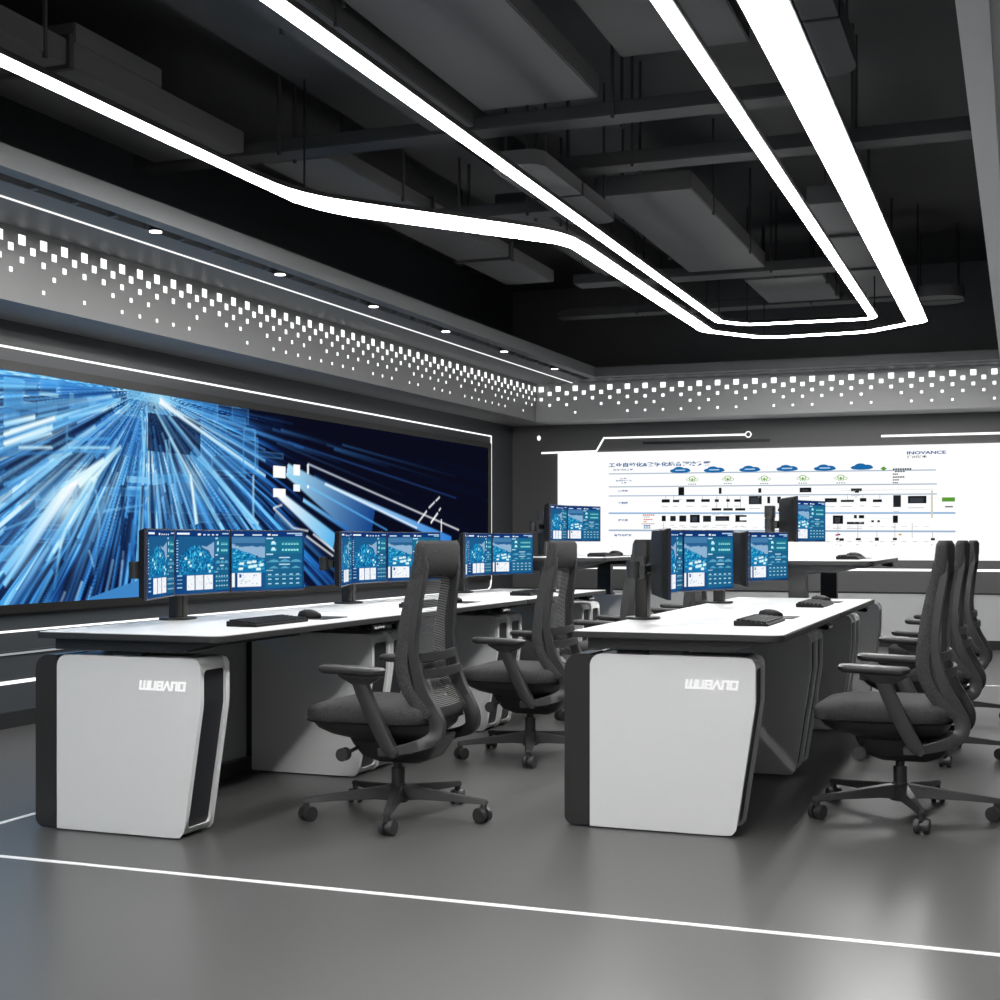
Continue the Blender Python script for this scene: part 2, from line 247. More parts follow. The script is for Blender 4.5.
def catmull(P, n=6):
    out = []; P = [Vector(p) for p in P]
    for i in range(len(P)-1):
        p0 = P[max(i-1, 0)]; p1 = P[i]; p2 = P[i+1]; p3 = P[min(i+2, len(P)-1)]
        for k in range(n):
            t = k/n
            out.append(.5*((2*p1)+(p2-p0)*t+(2*p0-5*p1+4*p2-p3)*t*t+(3*p1-p0-3*p2+p3)*t**3))
    out.append(P[-1]); return out
def ribbon(mb, pts, ty):
    """pts: (x, z, width, y); a strap of thickness ty across y, smoothly curved in the x-z plane"""
    Q = catmull(pts); rings = []
    for i, q in enumerate(Q):
        a = Q[max(i-1, 0)]; b = Q[min(i+1, len(Q)-1)]
        t = Vector((b[0]-a[0], b[1]-a[1])).normalized(); nx, nz = -t.y, t.x
        h = q[2]/2; g = ty/2; k = .14
        prof = [(-h, -g*(1-k)), (-h*(1-k), -g), (h*(1-k), -g), (h, -g*(1-k)), (h, g*(1-k)), (h*(1-k), g), (-h*(1-k), g), (-h, g*(1-k))]
        rings.append([(q[0]+nx*u, q[3]+w, q[1]+nz*u) for u, w in prof])
    mb.loft(rings)

def W(y): return -5.62 + .0185*(y-6.61)      # inner face of the left wall
YB = 14.95; YF = -5.0; XR = 1.08; ZC = 3.95

# ------------------------------------------------------------------ camera
cd = bpy.data.cameras.new('camera'); cam = bpy.data.objects.new('camera', cd); COL.objects.link(cam)
cam.location = (0, 0, 1.11); cam.rotation_euler = (PI/2, 0, math.radians(20.6))
cd.sensor_width = 36; cd.lens = 1390/1000*36; cd.shift_y = .04; cd.clip_start = .05
SC.camera = cam

# ------------------------------------------------------------------ room shell
m = MB(); m.box(-6.1, XR+.2, YF-.2, YB+.2, -.1, 0); struct('floor', m, M['floor'], 'polished grey floor')
m = MB(); m.box(-6.1, XR+.2, YF-.2, YB+.2, ZC, ZC+.1); struct('ceiling', m, M['dark'])
m = MB(); m.wbox(YF-.2, YB+.2, -.2, 0, 0, ZC)
m.wbox(YF, YB, 0, .012, .435, .452); struct('wall_left', m, M['wall'])
m = MB(); m.box(W(YB)-.1, XR+.2, YB, YB+.2, 0, ZC); struct('wall_back', m, M['wallb'])
m = MB(); m.box(XR, XR+.2, YF-.2, YB, 0, ZC); struct('wall_right', m, M['wallb'])
m = MB(); m.box(W(YF)-.1, XR, YF-.2, YF, 0, ZC); struct('wall_front', m, pbr('white_bounce_paint', (.8, .8, .79), .6, noise=.01))  # unseen wall, set close and white to bounce light onto the desk fronts
m = MB(); m.wbox(YF, YB, 0, .03, 0, .094); struct('baseboard_left', m, M['base'])
m = MB(); m.box(W(YB)+.03, XR, YB-.035, YB, 0, .09); struct('baseboard_back', m, M['base'])
m = MB(); m.box(XR-.03, XR, YF, YB-.035, 0, .09); struct('baseboard_right', m, M['base'])
m = MB(); m.box(W(YB)+.03, XR-.03, YB-.02, YB, .09, .555); struct('trim_1', m, M['walll'], 'light grey lower panel along the back wall')
m = MB(); m.box(W(YB)+.02, XR-.03, YB-.03, YB, .555, .57); struct('trim_2', m, M['base'], 'dark groove above the lower panel of the back wall')

# bulkheads with backlit square perforations
PITCH = .0945
ROWS = [(2.758, .056, 0), (2.708, .042, 1), (2.648, .033, 0), (2.583, .027, 1), (2.497, .023, 0)]
def holes(width, place, PITCH=.0885):
    mb = MB(); n = int(width/PITCH)
    rnd = random.Random(3)
    for i in range(n):
        for k, (z, s, par) in enumerate(ROWS):
            if i % 2 != par: continue
            if k == 3 and rnd.random() < .2: continue
            if k == 4 and rnd.random() < .42: continue
            z_ = z
            place(mb, (i+.6)*PITCH, z_, s/2)
    return mb
def hole_left(mb, t, z, h):
    y = 14.42-t; o = .4815
    mb.add([(W(y-h)+o, y-h, z-h), (W(y+h)+o, y+h, z-h), (W(y+h)+o, y+h, z+h), (W(y-h)+o, y-h, z+h)], [(0, 1, 2, 3)])
def hole_back(mb, t, z, h):
    x = W(14.42)+.48+t; y = 14.4185
    mb.add([(x-h, y, z-h), (x+h, y, z-h), (x+h, y, z+h), (x-h, y, z+h)], [(0, 1, 2, 3)])
def hole_right(mb, t, z, h):
    y = 14.42-t; x = XR-.4815
    mb.add([(x, y-h, z-h), (x, y-h, z+h), (x, y+h, z+h), (x, y+h, z-h)], [(0, 1, 2, 3)])
m = MB(); m.wbox(YF, YB, 0, .48, 2.41, 2.83); o = struct('trim_3', m, M['bulk'], 'grey metal bulkhead above the video wall with backlit square holes')
h = holes(19., hole_left); obj('backlit_holes', h, M['hole'], o)
m = MB(); m.box(W(14.42)+.48, XR-.48, 14.42, YB, 2.41, 2.83); o = struct('trim_4', m, M['bulkb'], 'grey metal bulkhead above the white display with backlit square holes')
h = holes(5.5, hole_back, .0975); obj('backlit_holes', h, M['hole'], o)
m = MB(); m.box(XR-.48, XR, YF, YB, 2.41, 2.83); o = struct('trim_5', m, M['bulk'])
h = holes(19., hole_right); obj('backlit_holes', h, M['hole'], o)
# soffits round the open ceiling
m = MB()
m.wbox(YF, 14.2, .48, 1.10, 2.82, 2.86); m.wbox(YF, 14.2, 1.19, 1.285, 2.82, 2.925)
struct('trim_6', m, M['soffit'], 'grey soffit running along the left wall')
m = MB(); m.wbox(YF, 14.2, 1.10, 1.19, 2.87, 2.89)
struct('trim_7', m, M['slot'], 'black slot in the left soffit')
m = MB(); m.wbox(YF, 14.2, .48, 1.10, 2.86, 2.9)
yy = YF
while yy < 14.1:
    m.wbox(yy, yy+.03, 1.10, 1.14, 2.822, 2.868)
    yy += .31
struct('trim_8', m, M['soffit'], 'small clips along the slot of the left soffit')
m = MB(); m.box(W(14)+1.285, -.2, 13.97, 14.1, 2.82, 2.915); m.box(W(14.2)+.48, XR-.48, 14.15, 14.42, 2.82, 2.86)
m.box(W(14)+1.1, -.2, 14.1, 14.2, 2.86, 2.9)
for xx in (-3.45, -2.35, -1.25, -.15): m.box(xx-.03, xx+.03, 14.09, 14.16, 2.82, 2.86)
struct('trim_9', m, M['soffit'], 'grey soffit running along the back wall')
m = MB(); m.box(-.2, -.1, YF, 14.2, 2.82, 2.925); m.box(-.015, XR-.48, YF, 14.2, 2.82, 2.86); m.box(-.12, 0, YF, 14.2, 2.87, 2.9)
struct('trim_10', m, M['soffr'], 'grey soffit on the right edge of the ceiling')
m = MB(); m.box(W(-1)+1.285, -.2, YF, -4.4, 2.82, 2.9); struct('trim_11', m, M['soffit'])
# light lines
m = MB(); m.wbox(YF, 14.41, .888, .902, 2.814, 2.8195); o = struct('trim_12', m, M['ledthin'], 'thin light line in the left soffit')
m = MB(); m.box(.18, .195, YF, 14.2, 2.814, 2.8195); struct('trim_13', m, M['ledthin'])
m = MB()
FL = .0015
m.box(-3.95, 1.0, 3.935, 3.963, 0, FL); m.box(-3.765, -3.735, 3.963, 11.2, 0, FL); m.box(-3.765, 1.0, 11.2, 11.24, 0, FL)
m.box(-5.5, -3.95, 3.935, 3.963, 0, FL)
struct('trim_14', m, pbr('white_floor_line', (.9, .9, .9), .3), 'thin white lines inlaid in the floor')
def wallpath(mb, pts, w, d0, d1):       # polyline on the left wall (y, z)
    n = len(pts)
    L, R = [], []
    for i, p in enumerate(pts):
        p = Vector(p)
        a = (p-Vector(pts[i-1])).normalized() if i else None
        b = (Vector(pts[i+1])-p).normalized() if i < n-1 else None
        t = (a+b).normalized() if a is not None and b is not None else (a if a is not None else b)
        nn = Vector((-t.y, t.x)); k = 1/max(.4, nn.dot(Vector((-(b if b is not None else a).y, (b if b is not None else a).x))))
        L.append(p+nn*w/2*k); R.append(p-nn*w/2*k)
    for i in range(n-1):
        q = [L[i], L[i+1], R[i+1], R[i]]
        vs = [(W(v.x)+d0, v.x, v.y) for v in q]+[(W(v.x)+d1, v.x, v.y) for v in q]
        mb.add(vs, [(0,1,2,3),(7,6,5,4),(0,4,5,1),(1,5,6,2),(2,6,7,3),(3,7,4,0)])
def backpath(mb, pts, w, d0, d1):
    n = len(pts); L, R = [], []
    for i, p in enumerate(pts):
        p = Vector(p)
        a = (p-Vector(pts[i-1])).normalized() if i else None
        b = (Vector(pts[i+1])-p).normalized() if i < n-1 else None
        t = (a+b).normalized() if a is not None and b is not None else (a if a is not None else b)
        nn = Vector((-t.y, t.x)); L.append(p+nn*w/2); R.append(p-nn*w/2)
    for i in range(n-1):
        q = [L[i], L[i+1], R[i+1], R[i]]
        vs = [(v.x, YB-d0, v.y) for v in q]+[(v.x, YB-d1, v.y) for v in q]
        mb.add(vs, [(0,1,2,3),(7,6,5,4),(0,4,5,1),(1,5,6,2),(2,6,7,3),(3,7,4,0)])
m = MB(); wallpath(m, [(0., 2.252), (14.29, 2.252), (14.29, .66), (14.27, .60), (14.2, .567), (0., .567)], .012, 0, .008)
struct('trim_16', m, M['led'], 'long white light line outlining the big blue video wall')
m = MB(); wallpath(m, [(0., .265), (9.0, .265)], .02, 0, .008)
struct('trim_17', m, M['led'], 'short white light line low on the left wall behind the desk end')
m = MB(); wallpath(m, [(0., .435), (11.5, .435)], .012, .012, .016)
struct('trim_18', m, emis('edge_highlight', (.8, .85, .9), .45), 'dim grey painted highlight on the panel edge below the video wall')  # faint glow stands in for the highlight on the panel edge
m = MB(); backpath(m, [(-5.115, 2.097), (-4.465, 2.105), (-4.378, 2.249), (-2.79, 2.246)], .02, 0, .006)
rr = [(-2.763+.03*math.cos(2*PI*i/16), 2.247+.03*math.sin(2*PI*i/16)) for i in range(17)]
backpath(m, rr, .01, 0, .006)
struct('trim_19', m, M['led'], 'white angled light line ending in a ring above the white display')
m = MB(); backpath(m, [(-1.378, 2.192), (XR-.1, 2.192)], .022, 0, .006)
struct('trim_20', m, M['led'], 'white straight light line above the right end of the white display')
m = MB(); backpath(m, [(-4.85, .80), (XR-.1, .80)], .024, 0, .006)
struct('trim_21', m, M['led'], 'white light line on the back wall below the white display')
m = MB(); backpath(m, [(-3.93, 2.182), (-2.53, 2.178)], .03, 0, .003)
struct('trim_15', m, M['base'], 'dark groove above the white display')
m = MB(); m.loft([[(-5.145+.018*math.cos(2*PI*i/20), yq, 2.268+.028*math.sin(2*PI*i/20)) for i in range(20)] for yq in (YB-.012, YB)])
struct('trim_22', m, M['led'], 'small round white wall light left of the white display')

# ------------------------------------------------------------------ picture rasters
def colgrid(name, us, vs, rgb, to3, parent, mat):
    """a display face as a fine grid; us, vs grid coords, rgb [len(vs), len(us), 3]"""
    nu, nv = len(us), len(vs)
    U, V = np.meshgrid(us, vs)
    co = to3(U.ravel(), V.ravel()).astype(np.float32)
    i = np.arange(nv-1)[:, None]*nu+np.arange(nu-1)[None, :]
    q = np.stack([i, i+1, i+1+nu, i+nu], -1).reshape(-1, 4)
    me = bpy.data.meshes.new(name)
    me.vertices.add(nu*nv); me.vertices.foreach_set('co', co.ravel())
    me.loops.add(q.size); me.loops.foreach_set('vertex_index', q.ravel().astype(np.int32))
    me.polygons.add(len(q)); me.polygons.foreach_set('loop_start', (np.arange(len(q))*4).astype(np.int32))
    me.update(calc_edges=True)
    a = me.color_attributes.new('Col', 'FLOAT_COLOR', 'POINT')
    c = np.concatenate([rgb.reshape(-1, 3), np.ones((nu*nv, 1))], 1).astype(np.float32)
    a.data.foreach_set('color', c.ravel())
    me.materials.append(mat)
    return link(name, me, parent)
def s2l(a): return np.where(a <= .04045, a/12.92, ((np.clip(a, 0, None)+.055)/1.055)**2.4)
def h2(h): return np.array([int(h[i:i+2], 16)/255 for i in (0, 2, 4)])

# ------------------------------------------------------------------ video wall
YL, YRt, ZB, ZT = .6, 14.09, .728, 2.11
tv = thing('video_wall', 'huge dark blue video wall with light streaks on the left wall', 'video wall', (W(7.3), 7.3, .676))
def loc3(ob, o=None): return ob
m = MB()
def wb(mb, y0, y1, o0, o1, z0, z1, base=tv):
    k = len(mb.v); mb.wbox(y0, y1, o0, o1, z0, z1)
    L = base.location
    for i in range(k, len(mb.v)): v = mb.v[i]; mb.v[i] = (v[0]-L.x, v[1]-L.y, v[2]-L.z)
wb(m, YL-.1, YRt+.09, 0, .05, ZT, ZT+.055); wb(m, YL-.1, YRt+.09, 0, .05, ZB-.052, ZB)
wb(m, YRt, YRt+.09, 0, .05, ZB, ZT); wb(m, YL-.1, YL, 0, .05, ZB, ZT)
obj('bezel', m, pbr('black_bezel', (.012, .011, .01), .35), tv)
def paint_wall():
    us = np.concatenate([np.arange(YL, 5.6, .035), np.arange(5.6, YRt+.001, .0105)]); us[-1] = YRt
    vs = np.linspace(ZB, ZT, 224)
    U, V = np.meshgrid(us, vs)
    rng = np.random.default_rng(5)
    vy, vz = 8.0, 2.13
    dy = (U-vy)*.55; dz = vz-V+.0001
    ang = np.arctan2(dz, dy); rad = np.hypot(dy, dz)
    def n1(x, f, seed):
        g = np.random.default_rng(seed).random(4000); t = (x+4)*f; i = np.floor(t).astype(int) % 3999; w = t-np.floor(t); w = w*w*(3-2*w)
        return g[i]*(1-w)+g[(i+1) % 4000]*w
    st = .5*n1(ang+.05*n1(rad, 2, 9), 60, 1)+.3*n1(ang, 85, 2)+.2*n1(ang, 22, 3)
    st *= .75+.5*n1(rad+3*n1(ang, 40, 8), 6, 4)
    # brightness envelope: bright to the left and below the vanishing point, dark to the right
    left = 1/(1+np.exp((U-9.2-.9*(2.1-V)*1.1)/.28))
    env = .20+.62*left
    env *= 1-.35*np.exp(-((U-8.6)/.8)**2-((V-.95)/.35)**2)
    env *= 1-.5*np.exp(-((U-7.3)/.5)**2-((V-.82)/.22)**2)
    s = np.clip((st-.37)*2.6, 0, 1)
    val = env*(.22+.95*s)*(.2+.8*left)
    stops = [(0, '0a0b1a'), (.12, '0b1330'), (.25, '163a78'), (.45, '2a80d2'), (.62, '56b6f6'), (.82, 'b4eaff'), (1.2, 'ffffff')]
    img = np.zeros(U.shape+(3,))
    xs = [a for a, _ in stops]
    for c in range(3): img[..., c] = np.interp(val, xs, [h2(h)[c] for _, h in stops])
    def blend(mask, col):
        for c in range(3): img[..., c] = img[..., c]*(1-mask)+col[c]*mask if np.isscalar(col[c]) or True else 0
    def rect(y0, y1, z0, z1, col, a):
        if y0 > y1: y0, y1 = y1, y0
        if z0 > z1: z0, z1 = z1, z0
        mk = (U >= y0) & (U <= y1) & (V >= z0) & (V <= z1)
        blend(mk*a, h2(col))
        ed = mk & ((U < y0+.02) | (U > y1-.02) | (V < z0+.012) | (V > z1-.012))
        if a < .95 and col > '2': blend(ed*.16, h2('a8e4ff'))
    def seg(y0, z0, y1, z1, w0, w1, c0, c1, a0, a1):
        dx, dz_ = y1-y0, z1-z0; L2 = dx*dx+dz_*dz_
        mw = max(w0, w1)
        i0, i1 = np.searchsorted(us, [min(y0, y1)-mw-.02, max(y0, y1)+mw+.02]); j0, j1 = np.searchsorted(vs, [min(z0, z1)-mw-.02, max(z0, z1)+mw+.02])
        if i1 <= i0 or j1 <= j0: return
        u = U[j0:j1, i0:i1]; v = V[j0:j1, i0:i1]
        t = ((u-y0)*dx+(v-z0)*dz_)/L2
        # distance measured with foreshortening of the wall in mind: plain metres
        dist = np.abs((u-y0)*dz_-(v-z0)*dx)/math.sqrt(L2)
        tc = np.clip(t, 0, 1); w = (w0+(w1-w0)*tc)/2
        soft = .010
        mk = np.clip((w+soft-dist)/(2*soft), 0, 1)*((t >= -.003) & (t <= 1.003))*(a0+(a1-a0)*tc)
        A, B_ = h2(c0), h2(c1)
        sub = img[j0:j1, i0:i1]
        for c in range(3):
            col = A[c]+(B_[c]-A[c])*tc
            sub[..., c] = sub[..., c]*(1-mk)+col*mk
    def glow(y, z, ry, rz, a):
        g = np.exp(-((U-y)/ry)**2-((V-z)/rz)**2)*a
        for c, k in enumerate((.75, .93, 1.0)): img[..., c] = 1-(1-img[..., c])*(1-g*k)
    # faint tiles
    for k in range(60):
        y = rng.uniform(5., 9.7); z = rng.uniform(1.55, 2.1) if rng.random() < .55 else rng.uniform(.8, 1.7)
        w = rng.uniform(.08, .5); hh = rng.uniform(.03, .2)
        rect(y, y+w, z, z+hh, ['2f7cc8', '5ab0ee', '14305f', '0c1c40'][k % 4], rng.uniform(.15, .4))
    for g in GLOW: glow(*g)
    for r in REC[:20]: rect(*r)
    # radial streaks
    for k in range(360):
        a = rng.uniform(.12, 3.02)
        r0 = rng.uniform(.1, 1.6); ln = rng.uniform(.2, 1.5)
        ca, sa = math.cos(a)/.55, math.sin(a)
        y0, z0 = vy+ca*r0, vz-sa*r0; y1, z1 = vy+ca*(r0+ln), vz-sa*(r0+ln)
        if a < .72: 
            if rng.random() < .75: continue
            c0, c1, al = '3f88d0', '16315f', .5
        else:
            c0 = ['8fd8ff', '5ab0ee', 'b8eaff', '0a1a3c', '3f8fd8', '0c1838'][k % 6]; c1 = '2f78c4' if k % 6 not in (3, 5) else '0a1838'; al = rng.uniform(.4, .95)
        wd = rng.uniform(.006, .028)
        seg(y0, z0, y1, z1, wd, wd*1.6, c0, c1, al, al*.3)
    for k in range(40):  # streaks beyond the left edge of the photograph's view
        y = rng.uniform(.6, 6.2); z = rng.uniform(.8, 2.0)
        seg(y, z, y+.9, z+.22, .01, .02, '8fd8ff', '3f8fd8', .7, .4)
    for s_ in SEG: seg(*s_)
    for r in REC[20:]: rect(*r)
    (a_, b_, c_, colr) = TRI[0]
    mk = (U > a_[0]) & (V < a_[1]+(U-a_[0])*(b_[1]-a_[1])/(b_[0]-a_[0])) & (U < b_[0])
    blend(mk*1., h2(colr))
    L = tv.location
    def to3(u, v): return np.stack([-5.62+.0185*(u-6.61)+.03-L.x, u-L.y, v-L.z], -1)
    colgrid('display', us, vs, s2l(np.clip(img, 0, 1)), to3, tv, M['screenart'])
paint_wall()

# ------------------------------------------------------------------ white wall display with system diagram
bd = thing('wall_display', 'large lit white display with a blue and black system diagram on the back wall', 'display', (-1.9, YB, .9))
def bl_(p): return (p[0]+1.9, p[1], p[2]-.9)
m = MB(); m.box(-4.912+1.9, XR-.12+1.9, -.03, 0, 0, 1.192)
obj('panel', m, M['boardlit'], bd)
YP = -.0315
D = MB()
def R2(x0, z0, x1, z1, col, k=0):
    x0, x1 = sorted((x0, x1)); z0, z1 = sorted((z0, z1)); y = YP-k*.0006
    D.quad_col([(x0+1.9, y, z0-.9), (x1+1.9, y, z0-.9), (x1+1.9, y, z1-.9), (x0+1.9, y, z1-.9)], hexl(col))
def P2(pts, col, k=0):
    D.quad_col([(x+1.9, YP-k*.0006, z-.9) for x, z in pts], hexl(col))
for i, l in enumerate(BL):
    t = .006 if i < 3 else .009
    P2([(l[0], l[1]-t), (l[2], l[3]-t), (l[2], l[3]+t), (l[0], l[1]+t)], ['a8b8c8', 'a8b4c4', 'a8b8cc', '8fb4d8', '9fb4cc'][i])
for k, r in enumerate(BR):
    r = [r[0], max(r[1], r[3])+.003, r[2], min(r[1], r[3])-.003]
    R2(*r, ['15171a', '24282c', '1c1e22'][k % 3], 1)
    x0, x1 = sorted((r[0], r[2])); z0, z1 = sorted((r[1], r[3]))
    if x1-x0 > .09 and z1-z0 > .04: R2(x0+.02, z0+.012, x1-.03, z1-.02, '3a3f46', 2)
    # grey caption under each device
    R2(x0, z0-.05, x1-.02, z0-.042, 'cccccc', 1)
for r in BV: R2(r[0]-.003, r[1], r[0]+.003, r[3], 'b4b8bc')
for cx, cz in CL:
    for ox, oz, rx, rz in ((-.015, .004, .062, .034), (.05, -.002, .058, .026), (-.068, -.006, .045, .02)):
        P2([(cx+ox+rx*math.cos(2*PI*i/24), cz+oz+rz*math.sin(2*PI*i/24)) for i in range(24)], '1b68a8', 1)
    lob = [(cx+.115*math.cos(2*PI*i/32), cz-.008+.022*math.sin(2*PI*i/32)) for i in range(32)]
    P2(lob, '1b68a8', 2)
    if cx < -1.7: R2(cx-.055, cz-.006, cx+.055, cz+.006, 'b8d4ee', 3)
for j, (cx, cz) in enumerate(GI):
    for (ox, oz, rx, rz) in ((0, .012, .038, .022), (-.045, 0, .02, .014), (.045, -.004, .022, .016), (0, -.02, .03, .01)):
        n = 20
        for i in range(n):
            a, b = 2*PI*i/n, 2*PI*(i+1)/n; q = .72
            P2([(cx+ox+rx*math.cos(a), cz+oz+rz*math.sin(a)), (cx+ox+rx*math.cos(b), cz+oz+rz*math.sin(b)),
                (cx+ox+rx*q*math.cos(b), cz+oz+rz*q*math.sin(b)), (cx+ox+rx*q*math.cos(a), cz+oz+rz*q*math.sin(a))], '7ab040', 1)
    R2(cx-.008, cz-.02, cx+.008, cz+.012, '6aa035', 2)
    for i in range(4): R2(cx-.045+i*.024, cz-.056, cx-.03+i*.024, cz-.047, '666a66', 1)
R2(*GR, '5a9a35', 1); R2(GR[0]+.03, GR[3]-.06, GR[2]-.02, GR[3]-.045, '777777', 1)
for r in TXR:
    n = max(3, int(abs(r[2]-r[0])/.022)); w = (r[2]-r[0])/n
    for i in range(n): R2(r[0]+w*i, r[1], r[0]+w*(i+.75), r[3], '3a3c40', 1)
for r in LGN:
    n = max(3, int(abs(r[2]-r[0])/.02)); w = (r[2]-r[0])/n
    for i in range(n): R2(r[0]+w*i, r[1], r[0]+w*(i+.8), r[3], r[4], 1)
P2([(-1.35, 1.828), (-1.318, 1.852), (-1.35, 1.876), (-1.382, 1.852)], '5a9a35', 1)
c = CONN[0]; x = c[0]
while x < c[2]: R2(x, c[1]-.003, x+.012, c[1]+.003, 'c8c8b4', 1); x += .022
c = CONN[1]; R2(c[0]-.009, c[1], c[0]+.009, c[3], 'cfcfbc', 1)
for z, xa, xb in ((1.650, -3.4, -1.7), (1.537, -3.75, -.8), (1.335, -3.7, -.9)):
    x = xa
    while x < xb: R2(x, z-.002, x+.01, z+.002, 'd0d0c8'); x += .03
rn = random.Random(11)
for i in range(26): 
    x = -3.7+i*.11; R2(x, 1.245, x+.05, 1.25, 'd4d4d4'); R2(x, 1.09-.0, x+.045, 1.096, 'c4c4c4')
for x, z, cc in ((-1.98, 1.17, '4a7ab0'), (-1.84, 1.165, 'c04848'), (-1.2, 1.168, 'd8902c'), (-1.82, 1.17, '3a4a90')):
    R2(x, z-.01, x+.03, z+.006, cc, 2)
obj('diagram', D, vcol_emis('diagram_ink', 1.0), bd, colors=True, smooth=0, recalc=False)
def text_mesh(s, x0, z0, x1, z1):
    cu = bpy.data.curves.new('t', 'FONT'); cu.body = s; cu.offset = .03
    to = bpy.data.objects.new('t', cu); COL.objects.link(to)
    bpy.context.view_layer.update()
    dg = bpy.context.evaluated_depsgraph_get()
    me = bpy.data.meshes.new_from_object(to.evaluated_get(dg), depsgraph=dg)
    vs = [v.co.copy() for v in me.vertices]; fs = [list(p.vertices) for p in me.polygons]
    bpy.data.objects.remove(to); bpy.data.curves.remove(cu); bpy.data.meshes.remove(me)
    ax, bx = min(v.x for v in vs), max(v.x for v in vs); ay, by = min(v.y for v in vs), max(v.y for v in vs)
    return [(x0+(v.x-ax)/(bx-ax)*(x1-x0), z0+(v.y-ay)/(by-ay)*(z1-z0)) for v in vs], fs
tx = MB()
for s, x0, z0, x1, z1 in BT:
    if s == '汇川技术': continue
    vs, fs = text_mesh(s, x0, min(z0, z1), x1, max(z0, z1))
    tx.add([(x+1.9, YP-.001, z-.9) for x, z in vs], fs)
obj('lettering', tx, emis('blue_ink', hexl('1c5894'), 1.0, False), bd, smooth=0)
tx = MB()
s, x0, z0, x1, z1 = BT[-1]; vs, fs = text_mesh(s, x0, min(z0, z1), x1, max(z0, z1))
tx.add([(x+1.9, YP-.001, z-.9) for x, z in vs], fs)
obj('caption', tx, emis('grey_ink', hexl('333333'), 1.0, False), bd, smooth=0)

# ------------------------------------------------------------------ ceiling lights (closed bands)
def offset_band(pts, ws):
    """closed polyline (x, y) with segment widths ws[i] for i -> i+1; returns outer and inner rings"""
    n = len(pts); A, B = [], []
    def line(i, sgn):
        p, q = Vector(pts[i]), Vector(pts[(i+1) % n]); t = (q-p).normalized(); nn = Vector((-t.y, t.x))*sgn*ws[i]/2
        return p+nn, t
    for sgn, outl in ((-1, A), (1, B)):
        for i in range(n):
            p, t = line(i-1, sgn); q, u = line(i, sgn)
            den = t.x*u.y-t.y*u.x
            if abs(den) < 1e-4: outl.append(tuple(q)); continue
            k = ((q.x-p.x)*u.y-(q.y-p.y)*u.x)/den
            outl.append(tuple(p+t*k))
    return A, B
def band(mb, A, B, z0, z1):
    n = len(A)
    for i in range(n):
        j = (i+1) % n
        q = [A[i], A[j], B[j], B[i]]
        mb.add([(x, y, z0) for x, y in q]+[(x, y, z1) for x, y in q], [(3,2,1,0),(4,5,6,7),(0,1,5,4),(2,3,7,6)])
def loop_light(name, label, pts, rads, ws):
    # rounded corners: expand each vertex to an arc, keep widths
    P, Wd = [], []
    N = len(pts)
    for i in range(N):
        if rads[i] > 0:
            loc = roundpoly([pts[i-1], pts[i], pts[(i+1) % N]], [0, rads[i], 0], 6)[1:-1]
        else: loc = [pts[i]]
        for k, p in enumerate(loc):
            P.append(p); f = k/max(1, len(loc)-1) if len(loc) > 1 else 1
            Wd.append(ws[i-1]*(1-f)+ws[i]*f)
    cx, cy = P[0]
    P = [(x-cx, y-cy) for x, y in P]
    t = thing(name, label, 'ceiling light', (cx, cy, 2.945), 0, 'loop ceiling lights')
    A, B = offset_band(P, Wd); m = MB(); band(m, A, B, 0, .022)
    obj('diffuser', m, M['diff'], t, smooth=0)
    A, B = offset_band(P, [w+.016 for w in Wd]); m = MB(); band(m, A, B, .006, .03)
    obj('housing', m, M['housing'], t, smooth=0)
    for i in range(0, N):
        m = MB(); x, y = pts[i]; m.cyl((x-cx, y-cy, .03), (x-cx, y-cy, ZC-2.945), .006, n=6)
        obj('hanger_rod', m, M['housing'], t)
    return t
loop_light('ceiling_light', 'outer loop of the white ceiling light lines, with the wide kinked band',
    [(-.828, -4.), (-.828, 12.22), (-1.3, 12.64), (-2.2, 12.68), (-2.60, 12.1), (-2.60, 8.08), (-3.665, 6.72), (-3.665, -4.)],  # unseen stretch behind the camera lengthened to light the desk fronts
    [0, .12, .3, .3, .3, .7, 1.0, 0], [.157, .085, .085, .09, .112, .29, .080, .12])
loop_light('ceiling_light', 'inner loop of the white ceiling light lines, narrower and nearer the middle',
    [(-1.158, -3.7), (-1.15, 11.9), (-2.2, 11.85), (-2.392, 11.6), (-2.392, -3.7)],  # also lengthened out of view behind the camera for more front light
    [0, .12, .12, .12, 0], [.060, .075, .075, .066, .08])

# ------------------------------------------------------------------ ducts, trays and beams under the black ceiling
def ductbox(name, label, cat, x0, x1, y0, y1, z0, z1, mat='duct', rods=True, bevel=.0, flanges=()):
    cx, cy = (x0+x1)/2, (y0+y1)/2
    t = thing(name, label, cat, (cx, cy, z0))
    hx, hy = (x1-x0)/2, (y1-y0)/2
    m = MB(); m.box(-hx, hx, -hy, hy, 0, z1-z0); obj('duct_body' if cat == 'duct' else 'tray', m, M[mat], t, bevel=.006)
    if flanges:
        for f in flanges:
            m = MB()
            if hx < hy: m.box(-hx-.02, hx+.02, f-cy-.015, f-cy+.015, -.02, z1-z0+.02)
            else: m.box(f-cx-.015, f-cx+.015, -hy-.02, hy+.02, -.02, z1-z0+.02)
            obj('flange', m, M['duct2'], t)
    if rods:
        n = max(2, int(max(hx, hy)*2/3.))
        for i in range(n):
            f = -1+2*(i+.5)/n
            for s in (-1, 1):
                x, y = (s*hx, f*hy) if hx < hy else (f*hx, s*hy)
                m = MB(); m.box(x-.008, x+.008, y-.008, y+.008, -.02, ZC-z0)
                obj('hanger_rod', m, M['duct2'], t)
    return t
ductbox('air_duct', 'dark duct running along above the left light line', 'duct', -4.72, -4.12, 0., 6.85, 3.3, 3.42, flanges=(2.2, 5.3))
ductbox('air_duct', 'raised box section of the dark duct above the left light line', 'duct', -4.5, -4.12, 5.35, 6.05, 3.42, 3.52, rods=False)
